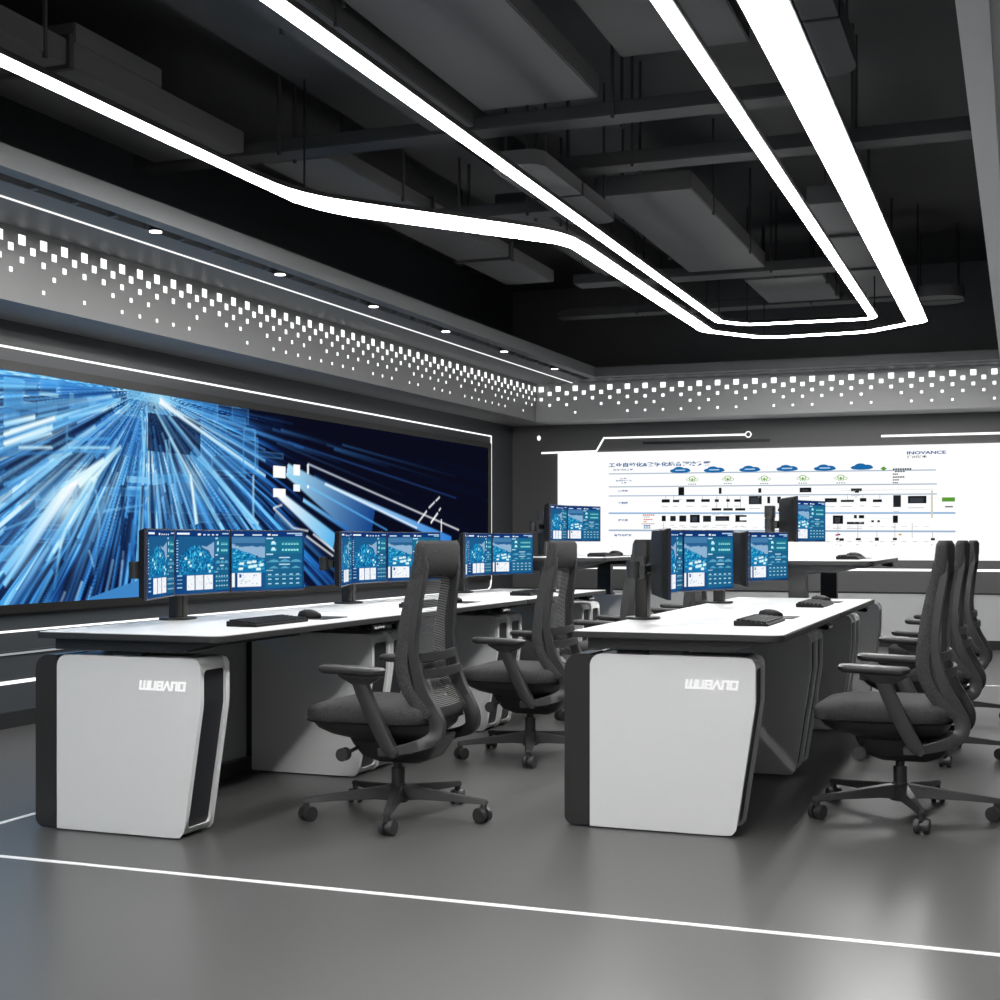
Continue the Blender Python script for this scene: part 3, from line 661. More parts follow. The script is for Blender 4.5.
ductbox('air_duct', 'dark duct left of the kinked light band beyond the cross tray', 'duct', -4.15, -3.72, 7.1, 11.2, 3.3, 3.4, flanges=(8.6, 10.1))
ductbox('cable_tray', 'narrow dark tray above the left soffit edge', 'cable tray', -4.95, -4.85, 0., 6.3, 3.02, 3.1, 'duct2')
ductbox('air_duct', 'broad flat duct between the two long light lines, nearer half', 'duct', -2.68, -2.03, .5, 6.85, 3.38, 3.5, flanges=(3.4,))
ductbox('cable_tray', 'dark long tray beside the broad flat duct', 'cable tray', -2.98, -2.72, .5, 6.85, 3.3, 3.38, 'duct2')
ductbox('air_duct', 'broad flat duct between the two long light lines, farther half', 'duct', -2.58, -1.95, 8.6, 11.3, 3.32, 3.44)
ductbox('air_duct', 'short square duct just past the farther broad duct', 'duct', -2.2, -1.55, 11.7, 12.9, 3.3, 3.42)
ductbox('cable_tray', 'first dark cross tray spanning the ceiling behind the near lights', 'cable tray', -4.9, -1.0, 6.9, 7.08, 3.3, 3.37, 'duct2')
ductbox('cable_tray', 'second dark cross tray reaching the right soffit', 'cable tray', -2.75, -.25, 7.84, 8.02, 3.3, 3.38, 'duct2')
ductbox('cable_tray', 'third dark cross tray near the far end of the lights', 'cable tray', -3.6, -1.35, 11.35, 11.6, 3.3, 3.38, 'duct2')
ductbox('cable_tray', 'fourth dark cross tray at the far end of the ceiling', 'cable tray', -4.3, -1.0, 13.0, 13.22, 3.3, 3.38, 'duct2')
ductbox('cable_tray', 'short dark cross tray left of the broad duct', 'cable tray', -3.7, -2.75, 8.45, 8.62, 3.22, 3.3, 'duct2')
ductbox('cable_tray', 'dark tray running lengthwise left of the kinked band', 'cable tray', -3.3, -3.05, 8.68, 11.3, 3.34, 3.42, 'duct2')
ductbox('air_duct', 'dark duct along the inner right light line', 'duct', -1.32, -1.02, 9.2, 12.9, 3.3, 3.42, flanges=(10.2, 11.5))
ductbox('air_duct', 'grey flat duct above the first cross tray right of the inner line', 'duct', -1.9, -1.25, 1., 6.8, 3.55, 3.65)
m = MB(); m.box(-3.75, -3.35, .5, 13.5, 3.62, ZC); struct('trim_30', m, M['duct2'], 'black beam close under the ceiling')
# rounded units
def roundunit(label, cx, cy, sx, sy, z0, z1, r):
    t = thing('air_unit', label, 'air unit', (cx, cy, z0))
    m = MB(); m.prism_z(rrect(-sx/2, sx/2, -sy/2, sy/2, r, 8), 0, z1-z0); obj('casing', m, M['duct'], t)
    m = MB(); m.box(-sx/2-.004, sx/2+.004, -.012, .012, -.004, z1-z0); obj('seam', m, M['slot'], t)
    for a in (-1, 1):
        for b in (-1, 1):
            m = MB(); m.cyl((a*sx*.38, b*sy*.38, z1-z0), (a*sx*.38, b*sy*.38, ZC-z0), .008, n=6)
            obj('hanger_rod', m, M['duct2'], t)
roundunit('rounded grey air unit at the top right beside the wide light band', -.86, 5.95, .28, 1.5, 3.3, 3.42, .12)
roundunit('small rounded air unit beyond the far right corner of the lights', -.72, 13.3, .45, .55, 3.3, 3.4, .2)
roundunit('grey U-shaped duct end with rounded corner crossed by the inner light line', -2.55, 7.75, .3, 1.5, 3.12, 3.2, .1)

# spotlights in the soffit slot
for i, (x, y) in enumerate([(-4.469, 6.51), (-4.45, 7.84), (-4.43, 9.16), (-4.40, 10.46), (-4.38, 11.76), (-4.36, 13.13)]):
    wh = ['nearest the camera', 'second from the camera', 'third from the camera', 'fourth from the camera', 'fifth from the camera', 'farthest from the camera'][i]
    x = W(y)+1.145
    t = thing('spotlight', 'small round spotlight in the left soffit slot, '+wh, 'spotlight', (x, y, 2.812), 0, 'spotlights in the soffit slot')
    m = MB(); m.cyl((0, 0, 0), (0, 0, .05), .042, n=20); obj('casing', m, M['steelg'], t)
    m = MB(); m.cyl((0, 0, -.004), (0, 0, 0), .034, n=20); obj('lens', m, M['spot'], t)

# ------------------------------------------------------------------ desks
L_MOD = 1.65; PT = .2; ZTOP = .762; ZP = .672
def ped_profile(inset=0):
    # (x, z) from bottom left counter-clockwise seen from the front
    pts = [(.06, .006), (.625-inset, .006), (.700-inset, .50), (.700-inset, ZP), (.06, ZP)]
    return roundpoly(pts, [.004, .03, .05, .03, .045], 6)
def make_pedestal(parent, y0, logo):
    p = MB(); p.prism_y(ped_profile(.02), y0, y0+PT)
    shell = obj('pedestal', p, M['shell'], parent, bevel=.0)
    # open front frame: rounded ring following the bent front edge, grille behind
    path = [(.585, .018), (.625, .018), (.700, .50), (.700, ZP), (.655, ZP)]
    bp = roundpoly([(.5, .006), (.625, .006), (.700, .50), (.700, ZP), (.5, ZP)], [0, .03, .05, .03, 0], 6)
    # arc-length param
    S = [0]
    for a, b in zip(bp, bp[1:]): S.append(S[-1]+math.hypot(b[0]-a[0], b[1]-a[1]))
    def at(s):
        s = max(0, min(S[-1], s))
        for i in range(len(S)-1):
            if s <= S[i+1]:
                f = (s-S[i])/max(1e-9, S[i+1]-S[i]); a, b = bp[i], bp[i+1]
                return a[0]+(b[0]-a[0])*f, a[1]+(b[1]-a[1])*f
        return bp[-1]
    s_lo, s_hi = .12, S[-1]-.21
    def dense(s0, s1, yA, yB, r):
        pts = rrect(s0, s1, yA, yB, r, 5); out = []
        for i in range(len(pts)):
            a, b = pts[i], pts[(i+1) % len(pts)]; k = max(1, int(math.hypot(b[0]-a[0], b[1]-a[1])/.02))
            for j in range(k): out.append((a[0]+(b[0]-a[0])*j/k, a[1]+(b[1]-a[1])*j/k))
        return out
    inner = dense(s_lo+.03, s_hi-.02, .024, PT-.024, .02)
    outer = []
    cs, cy = (s_lo+s_hi)/2, PT/2
    s_o0, s_o1 = s_lo-.05, s_hi+.06
    for s, y in inner:
        ds, dy = s-cs, y-cy
        k = min(((s_o1-s_o0)/2)/max(1e-6, abs(ds)), (PT/2)/max(1e-6, abs(dy)))
        outer.append((cs+ds*k, cy+dy*k))
    def P3(s, y, back=0):
        x, z = at(s); return (x-back, y0+y, z)
    n = len(inner); mb = MB()
    ro = [P3(s, y) for s, y in outer]; ri = [P3(s, y) for s, y in inner]; rb = [P3(s, y, .014) for s, y in inner]; rbo = [P3(s, y, .0202) for s, y in outer]
    mb.loft([rbo, ro, ri, rb], cap=False)
    obj('pedestal_frame', mb, M['shell'], shell, smooth=35)
    # grille: strips across
    g = MB(); k = 26; a0, a1 = s_lo+.024, s_hi-.014
    vs = []
    for i in range(k+1):
        s = a0+(a1-a0)*i/k; x, z = at(s)
        vs += [(x-.0125, y0+.02, z), (x-.0125, y0+PT-.02, z)]
    g.add(vs, [(2*i, 2*i+1, 2*i+3, 2*i+2) for i in range(k)])
    obj('grille', g, M['grille'], shell)
    c = MB(); c.prism_y(roundpoly([(-.045, .006), (.058, .006), (.058, ZP-.002), (-.045, ZP-.002)], [.035, .004, .004, .06], 6), y0+.003, y0+PT-.003)
    obj('cap', c, M['cap'], shell, bevel=.004)
    f = MB(); f.box(.02, .54, y0+.04, y0+PT-.04, 0, .007); obj('foot', f, M['base'], shell)
    if logo:
        lg = MB(); x0, z0, hh = .438, .554, .028; sl = .12
        def st(xa, za, xb, zb, w=.0078):
            A, B = Vector((xa, za)), Vector((xb, zb)); t = (B-A).normalized(); nn = Vector((-t.y, t.x))*w/2; A = A-t*w/2; B = B+t*w/2
            q = [A+nn, B+nn, B-nn, A-nn]; q = [(x0+v.x+v.y*sl, z0+v.y) for v in q]
            lg.add([(x, y0-.0025, z) for x, z in q]+[(x, y0+.001, z) for x, z in q], [(0,1,2,3),(7,6,5,4),(0,4,5,1),(1,5,6,2),(2,6,7,3),(3,7,4,0)])
        H_ = hh
        st(0, 0, 0, H_); st(.017, 0, .017, H_); st(.034, 0, .034, H_); st(0, 0, .034, 0)
        st(.043, 0, .043, H_); st(.063, 0, .063, H_); st(.043, 0, .063, 0)
        st(.074, H_, .095, H_); st(.074, H_/2, .095, H_/2); st(.074, 0, .095, 0); st(.074, 0, .074, H_); st(.095, 0, .095, H_)
        st(.103, 0, .116, H_); st(.116, H_, .129, 0)
        st(.138, 0, .138, H_); st(.138, H_, .158, H_); st(.158, 0, .158, H_)
        st(.169, 0, .169, H_); st(.192, 0, .192, H_); st(.169, 0, .192, 0); st(.169, H_, .192, H_)
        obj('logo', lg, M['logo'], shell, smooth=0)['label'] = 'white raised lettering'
    return shell
def make_desk(x0, y0, lift, label, logo, first, mod=L_MOD):
    t = thing('workstation_desk', label, 'desk', (x0, y0, 0), 0, 'workstation desks in two rows')
    zt = ZTOP+lift
    ya = -.045 if first else .004; yb = mod-.004
    wd = .81
    r = .05 if first else .012
    out = roundpoly([(0, ya), (wd, ya), (wd, yb), (0, yb)], [.012, r, .012, .012], 5)
    m = MB(); m.prism_z(out, zt-.026, zt-.003); e = obj('edge_band', m, M['edge'], t, bevel=.002)
    out2 = roundpoly([(.006, ya+.006), (wd-.006, ya+.006), (wd-.006, yb-.002), (.006, yb-.002)], [.01, r, .01, .01], 5)
    m = MB(); m.prism_z(out2, zt-.006, zt); obj('tabletop', m, M['top'], t)
    make_pedestal(t, 0, logo); make_pedestal(t, mod-.01-PT, False)
    # support brackets and columns at each pedestal
    for yc in (PT/2, mod-.01-PT/2):
        m = MB()
        m.prism_y([(.05, zt-.07), (.59, zt-.072), (.76, zt-.032), (.76, zt-.026), (.05, zt-.026)], yc-.095, yc+.095)
        b = obj('support_bracket', m, M['steel'], t)
        m = MB(); m.box(.295, .405, yc-.04, yc+.04, .655, zt-.068); obj('lift_column', m, M['steelg'] if yc < 1 else M['steel'], t)
        m = MB(); m.box(.285, .415, yc-.055, yc+.055, .668, .684); obj('column_collar', m, M['steel'], t)
    m = MB(); m.box(.10, .34, PT/2+.13, mod-.01-PT/2-.13, zt-.10, zt-.026); obj('cable_trough', m, M['steel'], t, bevel=.004)
    m = MB(); m.box(.01, .03, PT, mod-.01-PT, .07, .66); obj('back_panel', m, M['backp'], t)
    m = MB(); m.box(.005, .06, PT, mod-.01-PT, .0, .07); obj('floor_rail', m, M['base'], t)
    m = MB(); m.prism_y([(.735, zt-.05), (.80, zt-.058), (.812, zt-.045), (.79, zt-.026), (.735, zt-.026)], mod-.42, mod-.3)
    cs = obj('control_handset', m, M['blackp'], t, bevel=.002)
    for k in range(4):
        m = MB(); m.box(.806, .8135, mod-.41+k*.026, mod-.395+k*.026, zt-.05, zt-.042)
        obj('button', m, M['btn'], cs)
    return t
XL, XRW = -3.525, -1.625
DESKS = [
 (XL, 4.39, 0, 'white desk with lettered end pedestal nearest the camera in the left row', True, True),
 (XL, 6.04, 0, 'white desk second from the camera in the left row', False, False),
 (XL, 7.69, 0, 'white desk third from the camera in the left row', False, False),
 (XL, 9.34, .225, 'raised desk with black columns at the far end of the left row', False, True),
 (XRW, 5.15, 0, 'white desk with lettered end pedestal nearest the camera in the right row', True, True),
 (XRW, 6.80, 0, 'white desk in the middle of the right row', False, False),
 (XRW, 8.45, .225, 'raised desk with exposed columns at the far end of the right row', False, True)]
for a in DESKS: make_desk(*a)

# ------------------------------------------------------------------ monitors
def paint_ui(kind):
    nx, nz = 168, 104
    img = np.zeros((nz, nx, 3)); X, Z = np.meshgrid((np.arange(nx)+.5)/nx, (np.arange(nz)+.5)/nz)
    g = Z[..., None]
    img[:] = h2('123f7c')*g+h2('0e3a74')*(1-g)
    img += (h2('2468a0')-h2('123f7c'))*np.clip(1-np.abs(X-.5)*1.6, 0, 1)[..., None]*.7
    def R(x0, x1, z0, z1, c, a=1.):
        mk = ((X >= x0) & (X < x1) & (Z >= z0) & (Z < z1))*a
        for k in range(3): img[..., k] = img[..., k]*(1-mk)+h2(c)[k]*mk
    def poly(pts, c, a=1.):
        ins = np.zeros(X.shape, bool); n = len(pts)
        for i in range(n):
            (x1, z1), (x2, z2) = pts[i], pts[(i+1) % n]
            if z1 == z2: continue
            cr = ((z1 > Z) != (z2 > Z)) & (X < (x2-x1)*(Z-z1)/(z2-z1)+x1)
            ins ^= cr
        mk = ins*a
        for k in range(3): img[..., k] = img[..., k]*(1-mk)+h2(c)[k]*mk
        return ins
    rng = np.random.default_rng(3 if kind == 'map' else 4)
    def blobs(n, x0, x1, z0, z1, cols, inside, w=(.01, .04), hh=(.006, .02)):
        for _ in range(n):
            x, z = rng.uniform(x0, x1), rng.uniform(z0, z1)
            if not inside(x, z): continue
            R(x, x+rng.uniform(*w), z, z+rng.uniform(*hh), cols[rng.integers(len(cols))], rng.uniform(.5, .95))
    def panel(x0, x1):
        w = x1-x0
        R(x0, x1, .04, .9, '1f6a8e', .75)
        R(x0, x1, .62, .86, '1f6f90', .9)
        for zc in (.785, .68):
            R(x0+w*.14, x0+w*.28, zc-.02, zc+.02, '8fe4ff'); R(x0+w*.17, x0+w*.25, zc+.0, zc+.04, 'e0faff')
            R(x0+w*.4, x0+w*.94, zc-.035, zc+.035, '1a7890', .8)
            for i in range(6): R(x0+w*(.44+.08*i), x0+w*(.49+.08*i), zc-.012, zc+.008, '9ff0f4')
            for i in range(5): R(x0+w*(.46+.09*i), x0+w*(.5+.09*i), zc+.015, zc+.023, '6cc4c8')
        R(x0+w*.02, x0+w*.2, .868, .882, 'c8ecff'); R(x0+w*.02, x0+w*.2, .60, .613, 'c8ecff')
        for zc in (.55, .43):
            R(x0+w*.36, x0+w*.66, zc-.008, zc+.008, 'c0e4f4')
            for i in range(3):
                xx = x0+w*(.1+.3*i)
                for k in range(8):
                    hgt = .03*(1-abs(k-3.5)/4); R(xx+w*.03*k, xx+w*.03*(k+1), zc-.065, zc-.055+hgt, '62b0d0', .85)
            R(x0+w*.02, x0+w*.98, zc-.075, zc-.07, '5aa4c4')
        R(x0+w*.02, x0+w*.2, .325, .338, 'c8ecff')
        for r_ in range(3):
            for i in range(5): R(x0+w*(.07+.19*i), x0+w*(.16+.19*i), .25-.075*r_, .266-.075*r_, 'b4e0f0')
            R(x0+w*.02, x0+w*.98, .235-.075*r_, .24-.075*r_, '4a94b4')
    R(0, 1, .905, 1, '0f3474', .9)
    if kind == 'panel':
        R(0, .45, .55, .88, '8fb4d4'); R(0, .45, .78, .9, '3f78a8', .9)
        for _ in range(40):
            x = rng.uniform(0, .42); R(x, x+.06, .75+rng.uniform(-.02, .03), .80, '2a6090', .8)
        land = [(0, .72), (.08, .7), (.14, .66), (.24, .63), (.33, .58), (.44, .5), (.46, .3), (0, .3)]
        poly(land, '1878ae')
        ins = lambda x, z: z < .7-.42*x
        blobs(260, 0, .43, .34, .7, ['1f9ad0', '36c4ea', '0e5a90', '0c4c80', '6ce0fa'], ins, (.01, .05), (.008, .03))
        for (x, z) in ((.13, .45), (.23, .47), (.3, .48), (.12, .37), (.25, .4), (.31, .41), (.4, .43), (.36, .36)):
            R(x-.03, x+.03, z-.022, z+.014, 'c8fafc', .95); R(x-.02, x+.035, z-.01, z+.028, 'ffffff', .7)
        R(0, .04, .07, .3, 'f0f6fa'); R(.075, .4, .07, .3, 'f4f8fc')
        for _ in range(26): x, z = rng.uniform(.09, .38), rng.uniform(.1, .28); R(x, x+.015, z, z+.01, '8aa8c8')
        R(.1, .13, .22, .28, '3a5a90')
        R(.03, .16, .925, .945, 'e0f4ff'); R(.28, .41, .925, .945, 'e0f4ff'); R(.49, .53, .92, .955, 'ffffff'); R(.55, .63, .925, .945, 'e0f4ff')
        R(.76, .98, .955, .97, 'b4d4f0'); R(.88, .98, .925, .94, 'b4d4f0')
        panel(.46, .985)
    else:
        R(.05, .7, .3, .9, '1d5c8c')
        poly([(.36, .86), (.46, .76), (.56, .74), (.7, .82), (.7, .5), (.6, .68), (.5, .72)], '8fb0d0')
        land = [(.1, .6), (.2, .7), (.3, .76), (.42, .72), (.55, .68), (.64, .58), (.7, .5), (.7, .3), (.06, .3)]
        poly(land, '1670a8')
        blobs(520, .07, .7, .31, .74, ['1f9ad0', '36c4ea', '0c4c80', '0a3f70', '5cd4f4', '124f88'], lambda x, z: z < .78-.9*abs(x-.34)*.8, (.006, .03), (.01, .045))
        for (x, z) in ((.24, .5), (.27, .44), (.6, .44), (.66, .4), (.62, .35), (.18, .56), (.45, .62)):
            R(x-.02, x+.02, z-.02, z+.02, 'd0fafc', .95)
        R(.2, .34, .06, .29, 'f4f8fc'); R(.36, .5, .06, .29, 'f0f4fa'); R(.52, .68, .06, .29, 'f4f8fc')
        for _ in range(24): x, z = rng.uniform(.22, .66), rng.uniform(.08, .27); R(x, x+.012, z, z+.012, '8aa8c8')
        for i in range(12): R(.02, .045, .36+i*.043, .375+i*.043, 'b0e0f4')
        for i in range(4): R(.03, .12, .1+i*.06, .115+i*.06, 'a0d4ec')
        R(.03, .25, .93, .965, 'f0faff'); R(.4, .45, .92, .955, 'ffffff')
        for i in range(4): R(.5+.08*i, .54+.08*i, .925, .945, 'e0f4ff')
        R(.86, .98, .94, .96, 'b4d4f0')
        panel(.72, .985)
    return s2l(np.clip(img, 0, 1))
MW, MH = .436, .283
def make_monitor(name_label, kind):
    t = thing('monitor', name_label, 'monitor', (0, 0, 0), 0, 'monitors on triple stands')
    # local: screen faces +x, width along y, origin at centre bottom
    m = MB(); m.prism_y(roundpoly([(-.012, 0), (0, 0), (0, MH), (-.012, MH)], [.003]*4, 2), -MW/2, MW/2)
    obj('bezel', m, pbr('navy_bezel', (.01, .014, .035), .35), t)
    m = MB(); m.loft([[(-.012, y, z) for y, z in rrect(-MW/2, MW/2, .0, MH, .006)], [(-.035, y, z) for y, z in rrect(-MW/2+.01, MW/2-.01, .008, MH-.008, .008)], [(-.042, y, z) for y, z in rrect(-MW/2+.05, MW/2-.05, .05, MH-.05, .02)]])
    obj('back_cover', m, M['blackp'], t)
    img = UI[kind]
    nz, nx = img.shape[:2]
    us = np.linspace(-MW/2+.006, MW/2-.006, nx); vs = np.linspace(.007, MH-.006, nz)
    colgrid('screen', us, vs, img, lambda u, v: np.stack([np.full_like(u, .0008), u, v], -1), t, M['screenart'])
    return t
UI = {'panel': paint_ui('panel'), 'map': paint_ui('map')}
proto = {k: None for k in UI}
def monitor(kind, loc, rz, label):
    if proto[kind] is None:
        t = make_monitor(label, kind); proto[kind] = t; t.location = loc; t.rotation_euler = (0, 0, rz); return t
    return dup(proto[kind], loc, rz, label)
def make_stand(label):
    # origin at foot of the post on the tabletop; monitors stand toward +x
    t = thing('monitor_stand', label, 'monitor stand', (0, 0, 0), 0, 'triple monitor stands')
    m = MB(); m.prism_z([(.075*math.cos(2*PI*i/28), .1*math.sin(2*PI*i/28)) for i in range(28)], 0, .01); obj('base_plate', m, M['steel'], t, bevel=.003)
    m = MB(); m.prism_z(roundpoly([(-.028, -.036), (.028, -.036), (.028, -.014), (.02, -.008), (.028, 0), (.028, .036), (-.028, .036), (-.028, 0), (-.022, -.006), (-.028, -.014)], [.008, .008, 0, 0, 0, .008, .008, 0, 0, 0], 4), .01, .345); obj('post', m, M['alu'], t)
    m = MB(); m.prism_z(rrect(-.032, .032, -.04, .04, .012), .27, .35); obj('post_cap', m, M['steel'], t, bevel=.003)
    m = MB(); m.cyl((0, -.055, .225), (0, .05, .225), .022); m.box(-.02, .02, -.056, -.035, .175, .275); obj('clamp', m, M['steelg'], t, bevel=.004)
    m = MB()
    m.box(.02, .082, -.03, .03, .2, .25)
    obj('arm', m, M['steel'], t, bevel=.004)
    for s in (-1, 1):
        m = MB()
        A = Vector((.06, s*.02, .225)); Bv = Vector((.065, s*.40, .225))
        m.box(.05, .074, min(s*.02, s*.40), max(s*.02, s*.40), .21, .24)
        m.cyl((.062, s*.40, .19), (.062, s*.40, .26), .028)
        m.box(.06, .112, s*.40-.02-s*.015, s*.40+.02-s*.015, .205, .245)
        obj('arm', m, M['steel'], t, bevel=.003)
    return t
std = None
SETS = []
rows = (('left', XL, [(4.39, 0), (6.04, 0), (7.69, 0), (9.34, .225)], ['nearest desk', 'second desk', 'third desk', 'raised far desk']),
        ('right', XRW, [(5.15, 0), (6.80, 0), (8.45, .225)], ['nearest desk', 'middle desk', 'raised far desk']))
a = math.radians(20)
for rn_, x0, lst, nm in rows:
    for (y0, lf), dn in zip(lst, nm):
        yc = y0+L_MOD/2; zt = ZTOP+lf; px = x0+.055
        lab = 'black monitor stand post on the '+dn+' of the '+rn_+' row'
        if std is None: std = make_stand(lab); std.location = (px, yc, zt)
        else: dup(std, (px, yc, zt), 0, lab)
        mx = x0+.183; zb = zt+.111
        monitor('map', (mx, yc, zb), 0, 'centre monitor of the three on the '+dn+' of the '+rn_+' row')
        # right-hand (far) monitor turned towards the seat, near one mirrored
        monitor('panel', (mx+math.sin(a)*MW/2+.002, yc+MW/2+math.cos(a)*MW/2+.004, zb), -a, 'far-side angled monitor of the three on the '+dn+' of the '+rn_+' row')
        monitor('map', (mx+math.sin(a)*MW/2+.002, yc-MW/2-math.cos(a)*MW/2-.004, zb), a, 'near-side angled monitor of the three on the '+dn+' of the '+rn_+' row')

# ------------------------------------------------------------------ keyboards, mice and mats
def make_keyboard(label):
    t = thing('keyboard', label, 'keyboard', (0, 0, 0), 0, 'black keyboards on the desks')
    m = MB(); m.prism_y([(-.07, 0), (.07, 0), (.07, .010), (-.07, .022)], -.215, .215); obj('base', m, M['blackp'], t, bevel=.002)
    m = MB()
    for r in range(6):
        x = -.06+r*.0208; z = .021-(x+.07)/.14*.012+.001
        y = -.207
        while y < .2:
            w = .0225
            m.box(x, x+.016, y, y+w-.005, z-.004, z+.007); y += w+.001
    k = obj('keys', m, M['key'], t); k['kind'] = 'stuff'
    return t
def make_mouse(label):
    t = thing('computer_mouse', label, 'mouse', (0, 0, 0), 0, 'black computer mice')
    rings = []
    for z, s in ((0, .94), (.008, 1), (.02, .93), (.03, .72), (.036, .4), (.038, .1)):
        rings.append([(.056*s*math.cos(2*PI*i/24)-(.006 if z > .02 else 0), .032*s*math.sin(2*PI*i/24), z) for i in range(24)])
    m = MB(); m.loft(rings); obj('body', m, M['blackp'], t)
    m = MB(); m.cyl((-.022, -.004, .030), (-.022, .004, .030), .008, n=14); obj('scroll_wheel', m, M['steelg'], t)
    return t
kb = ms = mt = None
for rn_, x0, lst, nm in rows:
    for (y0, lf), dn in zip(lst, nm):
        yc = y0+L_MOD/2; zt = ZTOP+lf
        k = (x0+.60, yc-.16, zt); q = (x0+.575, yc+.24, zt+.003)
        e = ' on the '+dn+' of the '+rn_+' row'
        if kb is None:
            kb = make_keyboard('black keyboard'+e); kb.location = k; ms = make_mouse('black mouse'+e); ms.location = q; ms.rotation_euler = (0, 0, .1)
            m = MB(); m.prism_z(rrect(-.09, .09, -.11, .11, .01), 0, .003); mt = tag(obj('mouse_mat', m, M['blackp']), 'thin black mouse mat'+e, 'mouse mat', 'black mouse mats'); mt.location = (x0+.59, yc+.30, zt)
        else:
            dup(kb, k, 0, 'black keyboard'+e); dup(ms, q, .1, 'black mouse'+e); dup(mt, (x0+.59, yc+.30, zt), 0, 'thin black mouse mat'+e)

# ------------------------------------------------------------------ office chairs (face -x)
def make_chair(label):
    t = thing('office_chair', label, 'chair', (0, 0, 0), 0, 'office chairs')
    # five-star base
    m = MB(); m.cyl((0, 0, .062), (0, 0, .135), .042, .036, 24)
    for k in range(5):
        an = 2*PI*k/5; ca, sa = math.cos(an), math.sin(an)
        def rg(r, w, z0, z1): return [(r*ca-s*w*sa, r*sa+s*w*ca, z) for s, z in ((-1, z0), (1, z0), (.7, z1), (-.7, z1))]
        m.loft([rg(.02, .033, .07, .13), rg(.10, .028, .078, .122), rg(.25, .022, .078, .106), rg(.374, .016, .074, .094), rg(.384, .012, .076, .09)])
        m.cyl((.368*ca, .368*sa, .05), (.368*ca, .368*sa, .085), .013, n=12)
    obj('star_base', m, M['plastic'], t, smooth=40, bevel=.003)
    for k in range(5):
        an = 2*PI*k/5; cx, cy = .372*math.cos(an), .372*math.sin(an)
        ta = an+.5 if k % 2 else an-.4
        ax = Vector((-math.sin(ta), math.cos(ta), 0)); fw = Vector((math.cos(ta), math.sin(ta), 0))
        c0 = Vector((cx, cy, .031))-fw*.012
        m = MB()
        for s in (-1, 1):
            m.cyl(c0+ax*s*.008, c0+ax*s*.028, .031, .029, 24)
        m.cyl(c0-ax*.009, c0+ax*.009, .02, n=16)
        obj('caster', m, M['plastic'], t, bevel=.002)
    m = MB(); m.cyl((0, 0, .12), (0, 0, .20), .027); m.cyl((0, 0, .20), (0, 0, .27), .018); obj('gas_lift', m, M['plastic'], t)
    # mechanism under the seat
    m = MB()
    m.loft([[(x, y, z) for x, y in rrect(-s, s+.04, -w, w, .02, 3)] for z, s, w in ((.225, .07, .05), (.25, .13, .075), (.30, .16, .10), (.335, .17, .12))])
    m.box(.04, .16, -.236, .236, .29, .31)
    obj('tilt_mechanism', m, M['plastic'], t, bevel=.004)
    m = MB(); m.cyl((-.13, -.21, .275), (-.13, -.10, .285), .008, n=10); m.cyl((-.13, -.245, .275), (-.13, -.205, .275), .026, n=20)
    obj('tension_knob', m, M['plastic'], t, bevel=.003)
    # seat shell and cushion
    def sr(x0, x1, w, z, r, bend=0): return [(x, y, z-bend*max(0, (-.18-x))) for x, y in rrect(x0, x1, -w, w, r, 8)]
    m = MB(); m.loft([sr(-.14, .12, .12, .315, .08), sr(-.24, .17, .19, .345, .09), sr(-.28, .195, .225, .37, .10), sr(-.305, .205, .24, .398, .11)])
    obj('seat_shell', m, M['plastic'], t, smooth=50)
    m = MB(); m.loft([sr(-.31, .205, .243, .398, .11), sr(-.318, .215, .252, .405, .11, .02), sr(-.32, .217, .253, .444, .11, .06), sr(-.313, .212, .248, .458, .11, .08), sr(-.295, .20, .232, .468, .10, .08), sr(-.24, .16, .18, .476, .09, .05), sr(-.1, .05, .05, .480, .03)])
    obj('seat_cushion', m, M['fabric'], t, smooth=60)
    m = MB(); m.loft([sr(-.312, .209, .247, .396, .11), sr(-.321, .219, .255, .4, .11), sr(-.312, .209, .247, .404, .11)]); obj('seat_piping', m, M['blackp'], t, smooth=60)
    # frame and arms
    for s, nm_ in ((-1, 'near'), (1, 'far')):
        m = MB()
        ribbon(m, [(.186, 1.05, .02, s*.158), (.182, .975, .028, s*.164), (.165, .88, .032, s*.172), (.155, .79, .033, s*.180), (.149, .72, .034, s*.184), (.156, .65, .036, s*.186), (.186, .54, .044, s*.188), (.228, .455, .052, s*.182), (.250, .40, .058, s*.18), (.240, .352, .054, s*.192), (.19, .325, .044, s*.222), (.10, .303, .036, s*.25), (.04, .297, .03, s*.255)], .036)
        obj('back_frame', m, M['plastic'], t, smooth=35)
        m = MB()
        ribbon(m, [(.115, .290, .03, s*.262), (.08, .325, .052, s*.264), (.035, .41, .056, s*.268), (-.01, .505, .056, s*.272), (-.035, .57, .058, s*.274)], .034)
        m.loft([[(x-.03, y+s*.274, z) for x, y in rrect(-w, w*1.0, -d, d, .012, 3)] for z, w, d in ((.555, .035, .017), (.578, .075, .024), (.588, .09, .03), (.592, .09, .03))])
        am = obj('armrest', m, M['plastic'], t, smooth=40)
        m = MB(); m.loft([[(x-.07, y+s*.274, z+(.006 if x < -.05 else 0)) for x, y in rrect(-w, w, -d, d, d*.8, 6)] for z, w, d in ((.590, .12, .034), (.598, .135, .042), (.612, .137, .044), (.62, .128, .038))])
        obj('arm_pad', m, M['plastic'], am, smooth=50)
        m = MB()
        ribbon(m, [(.160, 1.02, .036, s*.156), (.145, .93, .044, s*.164), (.123, .81, .05, s*.175), (.112, .72, .052, s*.182), (.106, .63, .052, s*.186), (.126, .545, .05, s*.188), (.176, .475, .048, s*.186), (.222, .432, .03, s*.182)], .042)
        obj('side_bolster', m, M['fabric'], t, smooth=50)
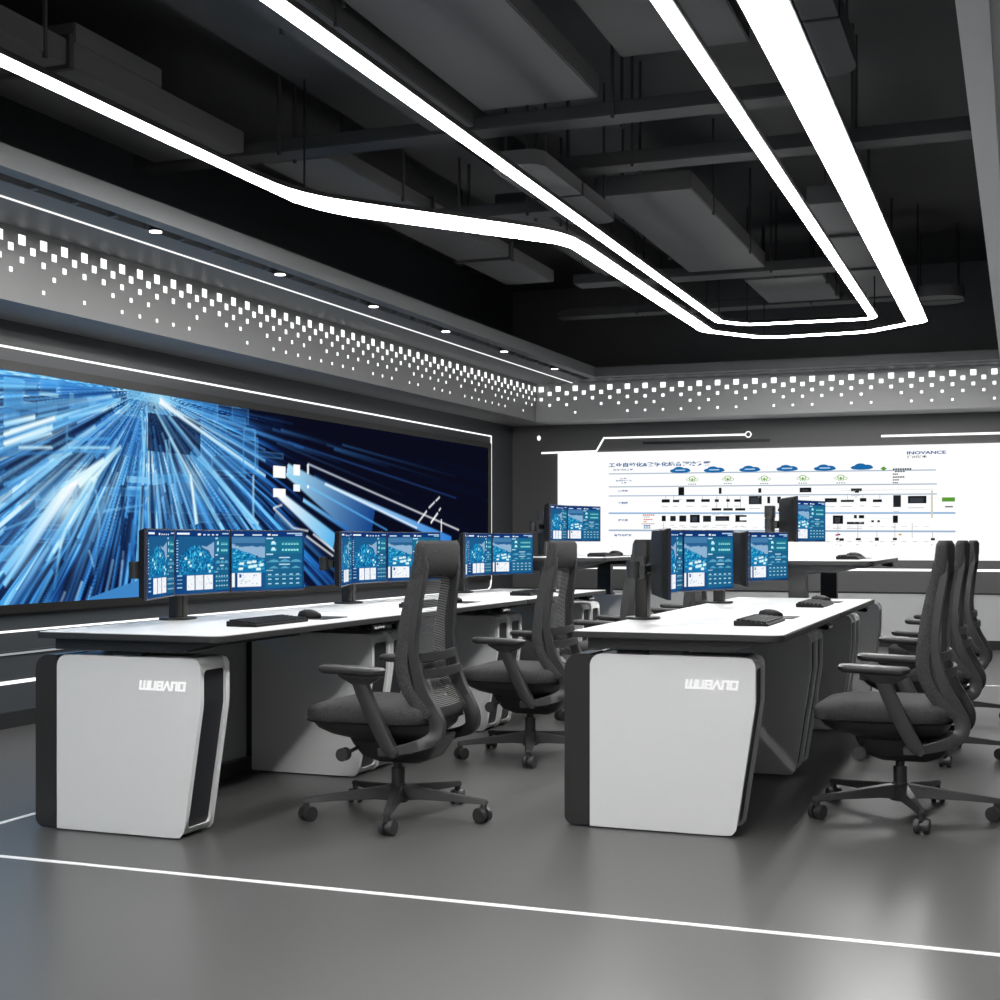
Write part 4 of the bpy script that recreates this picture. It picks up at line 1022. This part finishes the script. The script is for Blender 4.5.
    # head cushion
    def hc(y, k, dx):
        pr = [(.152, .94), (.164, 1.02), (.172, 1.092), (.182, 1.108), (.205, 1.108), (.217, 1.09), (.216, 1.03), (.207, .975), (.18, .945)]
        cx_, cz_ = .19, 1.02
        return [(cx_-.02+(x-cx_)*k+dx, y, cz_+(z-cz_)*k+(0 if abs(y) > .1 or z > .96 else .018)) for x, z in pr]
    m = MB(); m.loft([hc(-.184, .72, .0), hc(-.180, .9, 0), hc(-.166, 1, 0), hc(-.13, 1, .004), hc(-.06, 1, .01), hc(.06, 1, .01), hc(.13, 1, .004), hc(.166, 1, 0), hc(.180, .9, 0), hc(.184, .72, 0)])
    obj('head_cushion', m, M['fabric'], t, smooth=50)
    # mesh back
    Q = catmull([(.166, .98, 0), (.152, .90, 0), (.136, .80, 0), (.135, .72, 0), (.135, .64, 0), (.155, .55, 0), (.205, .455, 0)], 5)
    m = MB(); vs = []; NY = 9
    for q in Q:
        for i in range(NY):
            y = -.165+.33*i/(NY-1); vs.append((q[0]+.022*(1-(y/.165)**2), y, q[1]))
    m.add(vs, [(r*NY+i, r*NY+i+1, (r+1)*NY+i+1, (r+1)*NY+i) for r in range(len(Q)-1) for i in range(NY-1)])
    obj('back_mesh', m, M['mesh'], t, smooth=80)
    for z, x in ((.655, .17), (.592, .19)):
        m = MB(); m.loft([[(x+.02*(1-(y/.18)**2)+a_, y, z+b_) for a_, b_ in ((-.006, -.018), (.008, -.018), (.008, .018), (-.006, .018))] for y in (-.18, -.12, -.06, 0, .06, .12, .18)])
        obj('cross_bar', m, M['plastic'], t, bevel=.003)
    return t
RZ = math.radians(-1.5)
CH = [(-2.346, 5.08, 'charcoal office chair in the left row nearest the camera, fully in view'),
      (-2.36, 6.72, 'charcoal office chair at the second desk of the left row'),
      (-2.36, 8.33, 'charcoal office chair at the third left desk, half hidden behind the right row'),
      (-2.36, 10.0, 'charcoal office chair at the raised left desk, mostly hidden behind monitors'),
      (-.462, 5.82, 'charcoal office chair nearest the camera in the right row'),
      (-.46, 7.46, 'charcoal office chair second from the camera in the right row'),
      (-.46, 9.1, 'charcoal office chair farthest from the camera in the right row')]
ch = make_chair(CH[0][2]); ch.location = (CH[0][0], CH[0][1], 0); ch.rotation_euler = (0, 0, 0)
for i, (x, y, l) in enumerate(CH[1:]): dup(ch, (x, y, 0), 0 if x < -1 else RZ, l)

# ------------------------------------------------------------------ world and view
w = bpy.data.worlds.new('world'); SC.world = w; w.use_nodes = True
w.node_tree.nodes['Background'].inputs[0].default_value = (.6, .65, .7, 1)
w.node_tree.nodes['Background'].inputs[1].default_value = .05
SC.view_settings.view_transform = 'Standard'; SC.view_settings.look = 'None'
SC.view_settings.exposure = 0; SC.view_settings.gamma = 1; SC.view_settings.use_curve_mapping = False
SC.cycles.transparent_max_bounces = 16
